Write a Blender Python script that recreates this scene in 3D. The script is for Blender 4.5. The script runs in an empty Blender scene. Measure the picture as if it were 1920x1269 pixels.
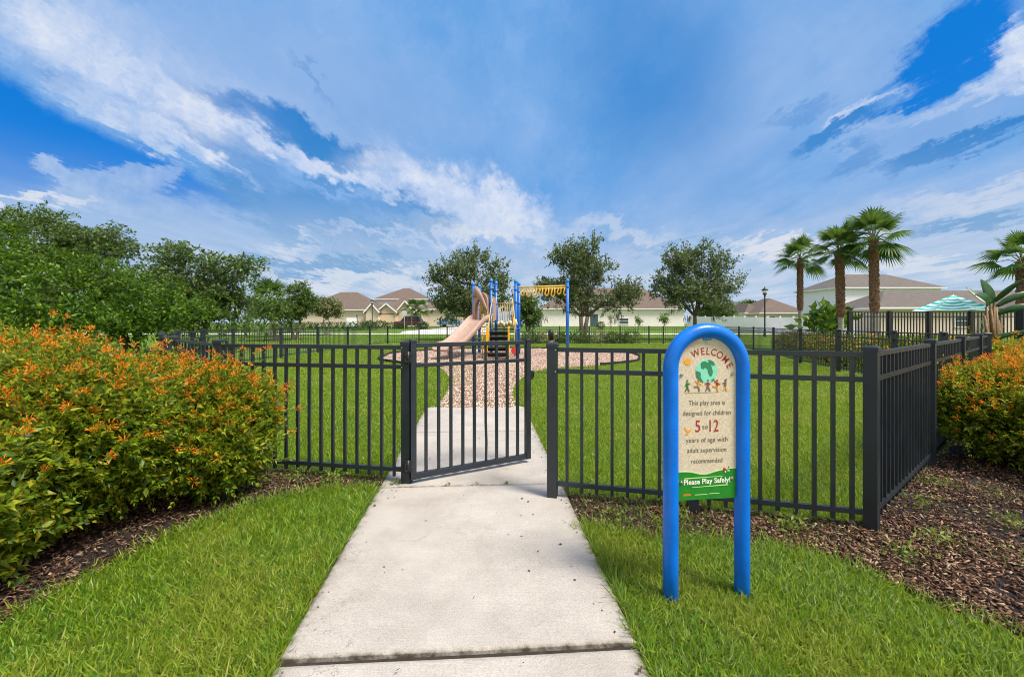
import bpy, math, random
import numpy as np
from mathutils import Vector, Matrix

SC = bpy.context.scene
COL = SC.collection
R = math.radians
EYE = 1.37            # camera height in metres

# ------------------------------------------------------------------ camera, sky, sun, exposure
cam_d = bpy.data.cameras.new('camera'); cam = bpy.data.objects.new('camera', cam_d); COL.objects.link(cam)
cam.location = (0, 0, EYE); cam.rotation_euler = (R(90), 0, 0)
cam_d.sensor_width = 36; cam_d.lens = 15.0
cam_d.shift_y = -27.5/1920
cam_d.clip_start = 0.05; cam_d.clip_end = 3000
SC.camera = cam
SC.render.resolution_x = 1024; SC.render.resolution_y = 676
SC.view_settings.view_transform = 'Standard'; SC.view_settings.look = 'None'
EXPO = 0.70
SC.view_settings.exposure = EXPO; SC.view_settings.gamma = 1.0
SC.cycles.pixel_filter_type = 'BLACKMAN_HARRIS'; SC.cycles.filter_width = 1.0
SC.cycles.max_bounces = 8; SC.cycles.transparent_max_bounces = 8

SUN_EL, SUN_AZ = 57.0, 122.0     # azimuth from +Y clockwise: from the right, slightly behind the camera
sun_d = bpy.data.lights.new('sun', 'SUN'); sun = bpy.data.objects.new('sun', sun_d); COL.objects.link(sun)
sun_d.energy = 3.7; sun_d.angle = R(17.0); sun_d.color = (1.0, 0.94, 0.85)
sun.location = (0, 0, 60)
_sd = Vector((math.sin(R(SUN_AZ))*math.cos(R(SUN_EL)), math.cos(R(SUN_AZ))*math.cos(R(SUN_EL)), math.sin(R(SUN_EL))))
sun.rotation_euler = _sd.to_track_quat('Z', 'Y').to_euler()

world = bpy.data.worlds.new('World'); SC.world = world; world.use_nodes = True

class NT:
    """small node-tree helper"""
    def __init__(s, tree):
        s.t = tree; s.n = tree.nodes; s.l = tree.links
    def node(s, typ, ins=None, **props):
        nd = s.n.new(typ)
        for k, v in props.items(): setattr(nd, k, v)
        for k, v in (ins or {}).items(): s.set(nd.inputs[k], v)
        return nd
    def set(s, sock, v):
        if hasattr(v, 'is_output') or isinstance(v, bpy.types.NodeSocket): s.l.new(v, sock)
        else:
            if isinstance(v, (tuple, list)) and sock.type == 'RGBA' and len(v) == 3: v = (*v, 1)
            sock.default_value = v
    def m(s, op, a, b=None, c=None, clamp=False):
        nd = s.n.new('ShaderNodeMath'); nd.operation = op; nd.use_clamp = clamp
        s.set(nd.inputs[0], a)
        if b is not None: s.set(nd.inputs[1], b)
        if c is not None: s.set(nd.inputs[2], c)
        return nd.outputs[0]
    def v(s, op, a, b=None):
        nd = s.n.new('ShaderNodeVectorMath'); nd.operation = op
        s.set(nd.inputs[0], a)
        if b is not None: s.set(nd.inputs[1], b)
        return nd.outputs[1] if op in ('LENGTH', 'DOT_PRODUCT', 'DISTANCE') else nd.outputs[0]
    def noise(s, vec, scale, detail=4, rough=.55, dim='3D', out=0):
        nd = s.n.new('ShaderNodeTexNoise'); nd.noise_dimensions = dim
        if vec is not None: s.l.new(vec, nd.inputs['Vector'])
        nd.inputs['Scale'].default_value = scale; nd.inputs['Detail'].default_value = detail
        nd.inputs['Roughness'].default_value = rough
        return nd.outputs[out]
    def ramp(s, fac, stops, interp='LINEAR'):
        nd = s.n.new('ShaderNodeValToRGB'); nd.color_ramp.interpolation = interp
        e = nd.color_ramp.elements
        while len(e) < len(stops): e.new(.5)
        for i, (p, c) in enumerate(stops):
            e[i].position = p; e[i].color = (*c, 1) if len(c) == 3 else c
        s.l.new(fac, nd.inputs[0]); return nd.outputs[0]
    def mr(s, x, a, b, c=0., d=1., smooth=False):
        nd = s.n.new('ShaderNodeMapRange')
        if smooth: nd.interpolation_type = 'SMOOTHSTEP'
        s.set(nd.inputs[0], x)
        for i, q in enumerate((a, b, c, d)): s.set(nd.inputs[i+1], q)
        return nd.outputs[0]
    def mix(s, f, a, b, mode='MIX'):
        nd = s.n.new('ShaderNodeMix'); nd.data_type = 'RGBA'; nd.blend_type = mode
        s.set(nd.inputs[0], f); s.set(nd.inputs[6], a); s.set(nd.inputs[7], b)
        return nd.outputs[2]
    def mapping(s, vec, loc=(0,0,0), rot=(0,0,0), scale=(1,1,1), typ='POINT'):
        nd = s.n.new('ShaderNodeMapping'); nd.vector_type = typ
        s.l.new(vec, nd.inputs[0]); nd.inputs[1].default_value = loc
        nd.inputs[2].default_value = rot; nd.inputs[3].default_value = scale
        return nd.outputs[0]

def lin(r, g, b):
    """sRGB 0..255 -> linear"""
    return tuple(((c/255+.055)/1.055)**2.4 if c/255 > .04045 else c/255/12.92 for c in (r, g, b))

def build_sky():
    g = NT(world.node_tree); g.n.clear()
    STR = 0.12
    def C(r, gg, b): return tuple(x/STR/2**EXPO for x in lin(r, gg, b))
    tc = g.node('ShaderNodeTexCoord').outputs['Generated']
    sep = g.node('ShaderNodeSeparateXYZ', {0: tc})
    x, y, z = sep.outputs
    yc = g.m('MAXIMUM', y, .06)
    a = g.m('DIVIDE', x, yc); b = g.m('DIVIDE', z, yc)
    ab = g.node('ShaderNodeCombineXYZ', {0: a, 1: b}).outputs[0]
    zz = g.m('ADD', g.m('MAXIMUM', z, 0.), .07)
    u = g.m('DIVIDE', x, zz); v = g.m('DIVIDE', y, zz)
    uv = g.node('ShaderNodeCombineXYZ', {0: u, 1: g.m('MULTIPLY', v, .33)}).outputs[0]
    # wispy warp: streaks in the cloud plane + fine turbulence
    n1 = g.noise(uv, 1.6, 7, .62, out=1); n2 = g.noise(uv, 6., 10, .68, out=1); n3 = g.noise(ab, 6., 10, .70, out=1)
    w1 = g.v('SCALE', g.v('SUBTRACT', n1, (.5, .5, .5))); w1.node.inputs[3].default_value = .12
    w2 = g.v('SCALE', g.v('SUBTRACT', n2, (.5, .5, .5))); w2.node.inputs[3].default_value = .15
    w4 = g.v('SCALE', g.v('SUBTRACT', n3, (.5, .5, .5))); w4.node.inputs[3].default_value = .13
    P = g.v('ADD', g.v('ADD', g.v('ADD', ab, w1), w2), w4)
    nf = g.noise(ab, 1.1, 3, .5, out=1)
    w3 = g.v('SCALE', g.v('SUBTRACT', nf, (.5, .5, .5))); w3.node.inputs[3].default_value = .12
    Psoft = g.v('ADD', ab, w3)
    front = g.mr(y, .06, .3, 0, 1, True)
    def blob(px, py, rx, ry, rot, s, soft=.5, vec=P):
        q = g.mapping(vec, ((px-960)/800, (607-py)/800, 0), (0, 0, R(rot)), (rx/800, ry/800, 1), 'TEXTURE')
        q2 = g.node('ShaderNodeSeparateXYZ', {0: q})
        q3 = g.node('ShaderNodeCombineXYZ', {0: q2.outputs[0], 1: q2.outputs[1]}).outputs[0]
        return g.mr(g.v('LENGTH', q3), 1+soft, 1-soft, 0, s, True)
    def union(bs):
        o = bs[0]
        for q in bs[1:]:
            # 1-(1-o)(1-q)
            o = g.m('SUBTRACT', 1., g.m('MULTIPLY', g.m('SUBTRACT', 1., o), g.m('SUBTRACT', 1., q)))
        return o
    sky = g.node('ShaderNodeTexSky', sky_type='NISHITA', sun_disc=False)
    sky.sun_elevation = R(SUN_EL); sky.sun_rotation = R(SUN_AZ); sky.altitude = 0; sky.air_density = 1.0
    sky.dust_density = .6; sky.ozone_density = 3.0
    # clear air between the clouds: the sky model, tinted to the photograph's deep polarised blue
    hs = g.node('ShaderNodeHueSaturation', {'Saturation': 1.45, 'Value': 1.0, 'Color': sky.outputs[0]})
    deep = g.mix(.82, hs.outputs[0], C(0, 118, 214))
    streak = g.noise(uv, 2.2, 9, .62); fine = g.noise(P, 3., 9, .68)
    st = g.m('MULTIPLY_ADD', fine, .5, g.m('MULTIPLY', streak, .5))
    veil = g.ramp(st, [(.30, C(84, 152, 221)), (.46, C(108, 166, 228)), (.60, C(136, 180, 234)), (.76, C(168, 198, 240))])
    white = g.ramp(g.noise(P, 6., 9, .68), [(.34, C(160, 190, 235)), (.5, C(204, 218, 243)), (.66, C(238, 240, 247))])
    # --- broad soft lightening
    pale = union([blob(480, 130, 400, 110, -15, .45, .7, Psoft), blob(1420, 170, 330, 120, 50, .35, .7, Psoft),
                  blob(1850, 395, 420, 60, 8, .55, .6), blob(650, 480, 420, 60, 0, .35, .6), blob(1500, 500, 420, 60, 0, .5, .6),
                  blob(250, 400, 260, 60, -8, .40, .5), blob(680, 300, 280, 60, -26, .45, .6), blob(1750, 240, 200, 60, 20, .35, .5),
                  blob(700, 540, 500, 45, 0, .35, .6), blob(1640, 110, 60, 130, 45*-1, .3, .6)])
    mid = union([blob(1225, 120, 150, 190, 5, .55, .7, Psoft), blob(560, 245, 215, 30, -24, 1., .35), blob(395, 250, 130, 32, -28, .75, .5),
                 blob(500, 330, 150, 18, -28, .35, .5), blob(620, 350, 60, 9, -20, .7, .5), blob(1575, 248, 100, 17, 22, .85, .4), blob(1830, 262, 190, 17, 17, .9, .4),
                 blob(1590, 305, 60, 14, 25, .5, .5), blob(1810, 412, 100, 12, 6, .6, .5), blob(790, 405, 85, 14, -22, .9, .4), blob(730, 400, 70, 14, -8, .6, .5),
                 blob(560, 400, 190, 45, -18, .75, .4), blob(640, 490, 200, 12, 0, .5, .6), blob(125, 160, 70, 12, -32, .5, .5),
                 blob(1490, 215, 70, 12, 22, .35, .5), blob(600, 140, 60, 6, -50, .3, .6), blob(440, 370, 90, 12, -18, .6, .5)])
    bright = union([blob(130, 95, 300, 48, -32, .8, .8), blob(200, 60, 260, 60, -30, .4, .9), blob(330, 185, 190, 30, -26, .75, .8), blob(250, 240, 170, 15, -28, .75, .5),
                    blob(350, 270, 130, 12, -30, .8, .5), blob(560, 290, 190, 14, -25, .8, .5), blob(850, 372, 175, 44, -22, 1., .6), blob(940, 392, 70, 46, 0, 1., .4), blob(800, 350, 110, 30, -24, .6, .6),
                    blob(740, 330, 70, 22, -25, .6, .6), blob(1905, 100, 75, 52, 62, 1., .25), blob(1880, 150, 60, 26, 15, .9, .3), blob(1630, 200, 75, 10, 24, .7, .5), blob(1780, 205, 130, 9, 18, .4, .6),
                    blob(170, 178, 60, 12, -25, .7, .5),
                    blob(760, 445, 140, 8, -5, .5, .6), blob(540, 455, 60, 9, 5, .7, .5), blob(1440, 468, 70, 12, 0, .55, .5), blob(870, 440, 60, 10, 0, .4, .6)])
    # hard-edged deep gaps: left wedge below the band, top right window
    ub = g.m('ADD', u, g.m('MULTIPLY', g.m('SUBTRACT', fine, .5), .35))
    wedge = g.m('MULTIPLY', g.mr(ub, -1.66, -1.80, 0, 1, True), g.mr(g.node('ShaderNodeSeparateXYZ', {0: P}).outputs[1], .24, .34, 0, 1, True))
    hole = union([wedge, blob(1775, 95, 150, 62, 42, 1., .22), blob(1700, 190, 70, 14, 28, .9, .3), blob(1880, 20, 70, 26, 40, .5, .5)])
    wisps = g.mr(g.noise(uv, 6., 9, .7), .52, .66, 0, .85, True)
    hole = g.m('MULTIPLY', hole, g.m('SUBTRACT', 1., g.m('MULTIPLY', wisps, g.mr(x, 0, .3, 0, 1))))
    cumulus = union([blob(92, 322, 48, 20, -15, .85, .25), blob(165, 345, 62, 34, 0, .8, .2), blob(268, 322, 62, 26, 0, .8, .2), blob(230, 365, 130, 40, -8, .7, .3),
                     blob(60, 385, 160, 14, 0, .9, .4)])
    col = veil
    col = g.mix(g.m('MULTIPLY', pale, front), col, C(168, 193, 233))
    midc = g.mix(g.mr(b, .1, .5), C(98, 160, 214), C(38, 128, 206))
    col = g.mix(g.m('MULTIPLY', mid, front), col, midc)
    col = g.mix(g.m('MULTIPLY', hole, front), col, deep)
    col = g.mix(g.m('MULTIPLY', bright, front), col, white)
    lump = g.noise(ab, 9., 6, .6)
    cumc = g.ramp(lump, [(.35, C(120, 168, 226)), (.55, C(160, 190, 234)), (.75, C(205, 218, 243))])
    col = g.mix(g.m('MULTIPLY', cumulus, front), col, cumc)
    # milky air low over the horizon
    hz = g.mr(z, .02, .31, 1.0, 0, True)
    hzc = g.ramp(g.noise(uv, 3., 5, .6), [(.35, C(172, 200, 226)), (.6, C(204, 216, 232)), (.75, C(220, 226, 234))])
    col = g.mix(g.m('MULTIPLY', hz, .92), col, hzc)
    low = union([blob(1480, 468, 110, 16, 2, .8, .5), blob(1750, 490, 220, 14, 4, .6, .6), blob(1840, 365, 160, 16, 10, .45, .7), blob(700, 520, 160, 16, 0, .6, .6), blob(1150, 430, 120, 14, -6, .4, .7), blob(40, 378, 120, 10, 0, .8, .5), blob(880, 440, 120, 12, -4, .6, .6)])
    col = g.mix(g.m('MULTIPLY', low, front), col, C(226, 230, 238))
    dk = union([blob(600, 488, 150, 13, 0, .75, .5), blob(1810, 412, 110, 11, 6, .7, .4), blob(760, 430, 90, 10, -4, .6, .5), blob(1250, 455, 140, 9, -3, .35, .6)])
    col = g.mix(g.m('MULTIPLY', dk, front), col, C(118, 166, 212))
    # the half of the sky behind the camera: unseen bright cloud added as fill light
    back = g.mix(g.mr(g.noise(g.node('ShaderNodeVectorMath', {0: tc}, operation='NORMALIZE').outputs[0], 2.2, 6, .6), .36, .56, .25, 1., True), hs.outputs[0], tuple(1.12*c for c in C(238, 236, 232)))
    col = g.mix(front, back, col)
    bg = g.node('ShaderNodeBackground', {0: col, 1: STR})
    out = g.node('ShaderNodeOutputWorld', {0: bg.outputs[0]})
build_sky()

# ------------------------------------------------------------------ helpers
def smooth(a, b, t):
    t = min(1, max(0, (t-a)/(b-a))); return t*t*(3-2*t)
def hgt(Y):
    """the ground lies flat to about 35 m and then climbs gently towards the houses"""
    return 0.95*min(1, max(0, (Y-35)/39.0))
def hgt_np(Y):
    return 0.95*np.clip((Y-35)/39.0, 0, 1)
def G(px, py):
    """photo pixel -> point on the ground"""
    k = (py-607)/800
    Y = EYE/k
    if Y > 35: Y = (EYE+0.95*35/39)/(k+0.95/39)
    if Y > 74: Y = (EYE-.95)/k
    return ((px-960)/800*Y, Y)
def PX(px, Y): return (px-960)/800*Y
def PZ(py, Y): return EYE-(py-607)/800*Y

class MB:
    def __init__(s): s.v = []; s.f = []; s.mi = []; s.sm = []
    def add(s, vs, fs, mi=0, sm=False):
        o = len(s.v); s.v += [tuple(p) for p in vs]
        for f in fs: s.f.append([i+o for i in f]); s.mi.append(mi); s.sm.append(sm)
    def box(s, c, size, rz=0, mi=0, rot=None):
        hx, hy, hz = (q/2 for q in size)
        M = rot if rot is not None else Matrix.Rotation(rz, 3, 'Z')
        c = Vector(c)
        vs = [c+M @ Vector((x*hx, y*hy, z*hz)) for x in (-1, 1) for y in (-1, 1) for z in (-1, 1)]
        s.add(vs, [(0, 1, 3, 2), (4, 6, 7, 5), (0, 4, 5, 1), (2, 3, 7, 6), (0, 2, 6, 4), (1, 5, 7, 3)], mi)
    def bar(s, p, q, w, h, mi=0, up=(0, 0, 1)):
        """rectangular bar from p to q, w across, h along up"""
        p = Vector(p); q = Vector(q); d = (q-p); L = d.length; d.normalize()
        sx = d.cross(Vector(up))
        if sx.length < 1e-4: sx = d.cross(Vector((1, 0, 0)))
        sx.normalize(); uz = sx.cross(d)
        M = Matrix((sx, d, uz)).transposed()
        s.box((p+q)/2, (w, L, h), mi=mi, rot=M)
    def tube(s, pts, rad, n=12, mi=0, cap=True, sm=True):
        pts = [Vector(p) for p in pts]; m = len(pts)
        rads = rad if isinstance(rad, (list, tuple)) else [rad]*m
        vs = []; prev = None
        for i, p in enumerate(pts):
            d = (pts[min(i+1, m-1)]-pts[max(i-1, 0)]).normalized()
            if prev is None:
                a = d.cross(Vector((0, 1, 0)))
                if a.length < .2: a = d.cross(Vector((1, 0, 0)))
            else: a = prev-d*prev.dot(d)
            a.normalize(); prev = a; b2 = d.cross(a)
            for k in range(n):
                t = 2*math.pi*k/n; vs.append(p+(a*math.cos(t)+b2*math.sin(t))*rads[i])
        fs = [(i*n+k, i*n+(k+1) % n, (i+1)*n+(k+1) % n, (i+1)*n+k) for i in range(m-1) for k in range(n)]
        s.add(vs, fs, mi, sm)
        if cap:
            o = len(s.v)-len(vs)
            s.f.append([o+k for k in range(n)][::-1]); s.mi.append(mi); s.sm.append(False)
            s.f.append([o+(m-1)*n+k for k in range(n)]); s.mi.append(mi); s.sm.append(False)
    def lathe(s, c, prof, n=16, mi=0, sm=True):
        """prof: (radius, z) from bottom to top"""
        vs = [(c[0]+r*math.cos(2*math.pi*k/n), c[1]+r*math.sin(2*math.pi*k/n), c[2]+z) for r, z in prof for k in range(n)]
        m = len(prof)
        fs = [(i*n+k, i*n+(k+1) % n, (i+1)*n+(k+1) % n, (i+1)*n+k) for i in range(m-1) for k in range(n)]
        s.add(vs, fs, mi, sm)
        o = len(s.v)-len(vs)
        s.f.append([o+k for k in range(n)][::-1]); s.mi.append(mi); s.sm.append(False)
        s.f.append([o+(m-1)*n+k for k in range(n)]); s.mi.append(mi); s.sm.append(False)
    def prism(s, poly, z0, z1, mi=0):
        n = len(poly)
        vs = [(x, y, z0) for x, y in poly]+[(x, y, z1) for x, y in poly]
        s.add(vs, [list(range(n))[::-1], list(range(n, 2*n))]+[(i, (i+1) % n, n+(i+1) % n, n+i) for i in range(n)], mi)
    def plate(s, poly, y0, y1, mi=0):
        """outline in x,z extruded along y"""
        n = len(poly)
        vs = [(x, y0, z) for x, z in poly]+[(x, y1, z) for x, z in poly]
        s.add(vs, [list(range(n)), list(range(n, 2*n))[::-1]]+[(i, n+i, n+(i+1) % n, (i+1) % n) for i in range(n)], mi)
    def build(s, name, mats, parent=None, bevel=0):
        me = bpy.data.meshes.new(name)
        me.from_pydata(s.v, [], s.f)
        for m in (mats if isinstance(mats, (list, tuple)) else [mats]): me.materials.append(m)
        me.polygons.foreach_set('material_index', s.mi); me.polygons.foreach_set('use_smooth', s.sm)
        me.update()
        o = bpy.data.objects.new(name, me); COL.objects.link(o)
        if parent is not None: o.parent = parent
        if bevel:
            md = o.modifiers.new('bevel', 'BEVEL'); md.width = bevel; md.segments = 2; md.limit_method = 'ANGLE'
        return o

def tag(o, label=None, cat=None, group=None, kind=None):
    if label: o['label'] = label
    if cat: o['category'] = cat
    if group: o['group'] = group
    if kind: o['kind'] = kind
    return o
def empty(name, loc, rz, label, cat, group=None):
    o = bpy.data.objects.new(name, None); COL.objects.link(o)
    o.location = loc; o.rotation_euler = (0, 0, rz); o.empty_display_size = .2
    return tag(o, label, cat, group)
def copy_tree(o, parent=None):
    c = o.copy(); COL.objects.link(c); c.parent = parent
    for ch in [k for k in bpy.data.objects if k.parent == o]: copy_tree(ch, c)
    return c

# --- mass meshes from numpy
def np_build(name, V, F, mats, parent=None, mi=None, smooth_=False):
    """F: (n,k) array of equal faces"""
    me = bpy.data.meshes.new(name)
    n, k = F.shape
    me.vertices.add(len(V)); me.vertices.foreach_set('co', np.ascontiguousarray(V, np.float32).ravel())
    me.loops.add(n*k); me.loops.foreach_set('vertex_index', np.ascontiguousarray(F, np.int32).ravel())
    me.polygons.add(n); me.polygons.foreach_set('loop_start', np.arange(0, n*k, k, dtype=np.int32))
    me.polygons.foreach_set('loop_total', np.full(n, k, np.int32))
    for m in (mats if isinstance(mats, (list, tuple)) else [mats]): me.materials.append(m)
    if mi is not None: me.polygons.foreach_set('material_index', np.ascontiguousarray(mi, np.int32))
    if smooth_: me.polygons.foreach_set('use_smooth', np.ones(n, bool))
    me.update(calc_edges=True)
    o = bpy.data.objects.new(name, me); COL.objects.link(o)
    if parent is not None: o.parent = parent
    return o
def unit(a): return a/np.maximum(np.linalg.norm(a, axis=-1, keepdims=True), 1e-9)
def stamp(T, F, pos, dirs, scale, rng, widen=None, flat=0.0):
    """copies of template T (x across, y along, z normal) at pos, y turned to dirs; flat: pull the leaf normal upwards"""
    n = len(pos); y = unit(dirs)
    r = unit(rng.normal(size=(n, 3))); r[:, 2] = r[:, 2]*(1-flat)+flat*1.5
    x = unit(np.cross(y, unit(r))); z = np.cross(x, y)
    sc = np.asarray(scale).reshape(-1, 1, 1) if np.ndim(scale) else scale
    w = 1 if widen is None else np.asarray(widen).reshape(-1, 1, 1)
    V = pos[:, None, :]+sc*(w*T[None, :, 0:1]*x[:, None, :]+T[None, :, 1:2]*y[:, None, :]+T[None, :, 2:3]*z[:, None, :])
    k = len(T)
    FF = (F[None]+(np.arange(n)*k)[:, None, None]).reshape(-1, F.shape[1])
    return V.reshape(-1, 3), FF
LEAF_T = np.array([(0, 0, 0), (-.21, .42, .06), (0, .45, -.02), (.21, .42, .06), (0, 1, -.12)], float)
LEAF_F = np.array([(0, 2, 4, 1), (0, 3, 4, 2)])
DIAM_T = np.array([(0, 0, 0), (-.28, .5, .05), (0, 1, 0), (.28, .5, .05)], float)
DIAM_F = np.array([(0, 3, 2, 1)])
BLADE_T = np.array([(-.5, 0, 0), (.5, 0, 0), (-.38, .55, .06), (.38, .55, .06), (0, 1, .28)], float)
BLADE_F3 = np.array([(0, 1, 3), (0, 3, 2), (2, 3, 4)])
CHIP_T = np.array([(x*.5, y*.5, z*.5) for x in (-1, 1) for y in (-1, 1) for z in (-1, 1)], float)
CHIP_F = np.array([(0, 1, 3, 2), (4, 6, 7, 5), (0, 4, 5, 1), (2, 3, 7, 6), (0, 2, 6, 4), (1, 5, 7, 3)])

def inside(poly, X, Y):
    """vectorised point in polygon"""
    c = np.zeros(len(X), bool); n = len(poly)
    for i in range(n):
        x1, y1 = poly[i]; x2, y2 = poly[(i+1) % n]
        if y1 == y2: continue
        k = ((y1 > Y) != (y2 > Y)) & (X < (x2-x1)*(Y-y1)/(y2-y1)+x1)
        c ^= k
    return c

# ------------------------------------------------------------------ materials
def mat(name, base, rough=.6, var=0, vscale=8, bump=0, bscale=60, metal=0, spec=.5, coat=0, coords='Object', dark=None, detail=5):
    m = bpy.data.materials.new(name); m.use_nodes = True; g = NT(m.node_tree)
    p = g.n['Principled BSDF']; p.inputs['Roughness'].default_value = rough; p.inputs['Metallic'].default_value = metal
    p.inputs['Specular IOR Level'].default_value = spec; p.inputs['Coat Weight'].default_value = coat
    p.inputs['Base Color'].default_value = (*base, 1)
    tc = g.node('ShaderNodeTexCoord').outputs[coords]
    if var:
        n = g.noise(tc, vscale, detail, .6)
        d = dark if dark else tuple(c*(1-var) for c in base)
        l = tuple(min(1, c*(1+var)) for c in base)
        g.set(p.inputs['Base Color'], g.ramp(n, [(.3, d), (.7, l)]))
        g.set(p.inputs['Roughness'], g.mr(g.noise(tc, vscale*2.3, 3), .3, .7, max(0, rough-.08), min(1, rough+.12)))
    if bump:
        b = g.node('ShaderNodeBump', {'Strength': bump, 'Distance': .01, 'Height': g.noise(tc, bscale, 4)})
        g.set(p.inputs['Normal'], b.outputs[0])
    return m
def leafmat(name, cols, rough=.45, trans=.35, tcol=None):
    """each leaf (mesh island) takes its own tone from the ramp"""
    m = bpy.data.materials.new(name); m.use_nodes = True; g = NT(m.node_tree)
    p = g.n['Principled BSDF']; out = g.n['Material Output']
    rnd = g.node('ShaderNodeNewGeometry').outputs['Random Per Island']
    n = len(cols)
    c = g.ramp(rnd, [(i/(n-1), cc) for i, cc in enumerate(cols)])
    g.set(p.inputs['Base Color'], c); p.inputs['Roughness'].default_value = rough; p.inputs['Specular IOR Level'].default_value = .35
    if trans:
        t = g.node('ShaderNodeBsdfTranslucent', {0: g.mix(.5, c, tcol or tuple(min(1, x*1.6) for x in cols[-1]))})
        mx = g.node('ShaderNodeMixShader', {0: trans, 1: p.outputs[0], 2: t.outputs[0]})
        g.l.new(mx.outputs[0], out.inputs[0])
    return m

M = {}
M['fence'] = mat('dark_fence_paint', (.014, .019, .027), .38, .22, 3, .05, 300, spec=.6)
M['poolfence'] = mat('black_fence_paint', (.012, .012, .013), .45)
M['black'] = mat('black_plastic', (.012, .012, .013), .45)
M['steel'] = mat('steel', (.6, .6, .6), .3, metal=1)
M['blue'] = mat('blue_enamel', (0, .142, .63), .33, .16, 7, .10, 18, coat=.12, spec=.35)
M['playblue'] = mat('play_blue_enamel', (.008, .125, .50), .35, .12, 4)
M['bluecap'] = mat('blue_cap', (.03, .22, .52), .4)
M['yellow'] = mat('yellow_enamel', (.62, .40, .06), .45, .12, 6)
M['yellowd'] = mat('golden_enamel', (.72, .36, .01), .45, .12, 6)
M['tan'] = mat('tan_plastic', (.40, .262, .205), .5, .12, 5)
M['deck'] = mat('black_rubber_deck', (.02, .02, .022), .7)
M['cream'] = mat('cream_plastic', (.70, .62, .36), .5)
M['red'] = mat('red_plastic', (.45, .03, .02), .5)
M['conc'] = None
M['stuccow'] = mat('white_stucco', (.80, .735, .70), .85, .05, 1.2, .2, 40)
M['stuccot'] = mat('tan_stucco', (.56, .44, .32), .85, .06, 1.2, .2, 40)
M['stuccob'] = mat('beige_stucco', (.64, .52, .42), .85, .06, 1.2, .2, 40)
M['stuccoblue'] = mat('pale_stucco', (.80, .78, .86), .85, .04, 1.2)
M['trim'] = mat('white_trim', (.78, .77, .74), .6)
M['vinyl'] = mat('white_vinyl', (.86, .85, .87), .45, .03, 1)
M['glassd'] = mat('dark_window_glass', (.05, .085, .095), .12)
M['door'] = mat('dark_door', (.05, .085, .10), .5)
M['garage'] = mat('garage_door', (.66, .50, .34), .6)
M['bark'] = mat('bark', (.12, .095, .07), .9, .45, 6, .8, 30)
M['barkl'] = mat('pale_bark', (.33, .30, .25), .9, .3, 5, .6, 25)
M['boot'] = mat('palm_boots', (.20, .11, .065), .9, .6, 9, .6, 30)
M['bootl'] = mat('palm_boot_ends', (.72, .56, .42), .85, .4, 12)
M['stem'] = mat('shrub_stem', (.10, .065, .035), .85, .3, 12)
M['edge'] = mat('black_edging', (.015, .015, .015), .7)
M['carmaroon'] = mat('maroon_paint', (.22, .045, .06), .3, coat=.6)
M['carblue'] = mat('light_blue_paint', (.10, .22, .42), .3, coat=.6)
M['tyre'] = mat('tyre', (.015, .015, .015), .8)
M['rim'] = mat('rim', (.5, .5, .5), .35, metal=.8)
M['glass'] = mat('car_glass', (.02, .03, .035), .08)
M['lens'] = mat('lamp_lens', (.75, .75, .72), .25)
M['taill'] = mat('tail_light', (.35, .02, .02), .25)
M['signgrey'] = mat('sign_back', (.55, .57, .57), .45, metal=.3)
M['brownpost'] = mat('weathered_post', (.12, .085, .06), .85, .3, 20)

def roofmat(name, base):
    m = bpy.data.materials.new(name); m.use_nodes = True; g = NT(m.node_tree); p = g.n['Principled BSDF']
    tc = g.node('ShaderNodeTexCoord').outputs['Object']
    br = g.node('ShaderNodeTexBrick', {'Vector': g.mapping(tc, scale=(1, 1, 2.2)), 'Color1': (*[c*.82 for c in base], 1), 'Color2': (*[c*1.2 for c in base], 1), 'Mortar': (*[c*.55 for c in base], 1),
                                       'Scale': 1., 'Mortar Size': .018, 'Brick Width': .5, 'Row Height': .22})
    c = g.mix(.5, br.outputs[0], g.ramp(g.noise(tc, 2.3, 7, .7), [(.3, tuple(c*.75 for c in base)), (.7, tuple(c*1.25 for c in base))]))
    g.set(p.inputs['Base Color'], c); p.inputs['Roughness'].default_value = .95
    return m
M['roof'] = roofmat('brown_shingles', (.135, .098, .08))
M['roofg'] = roofmat('grey_brown_shingles', (.13, .11, .098))

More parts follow.
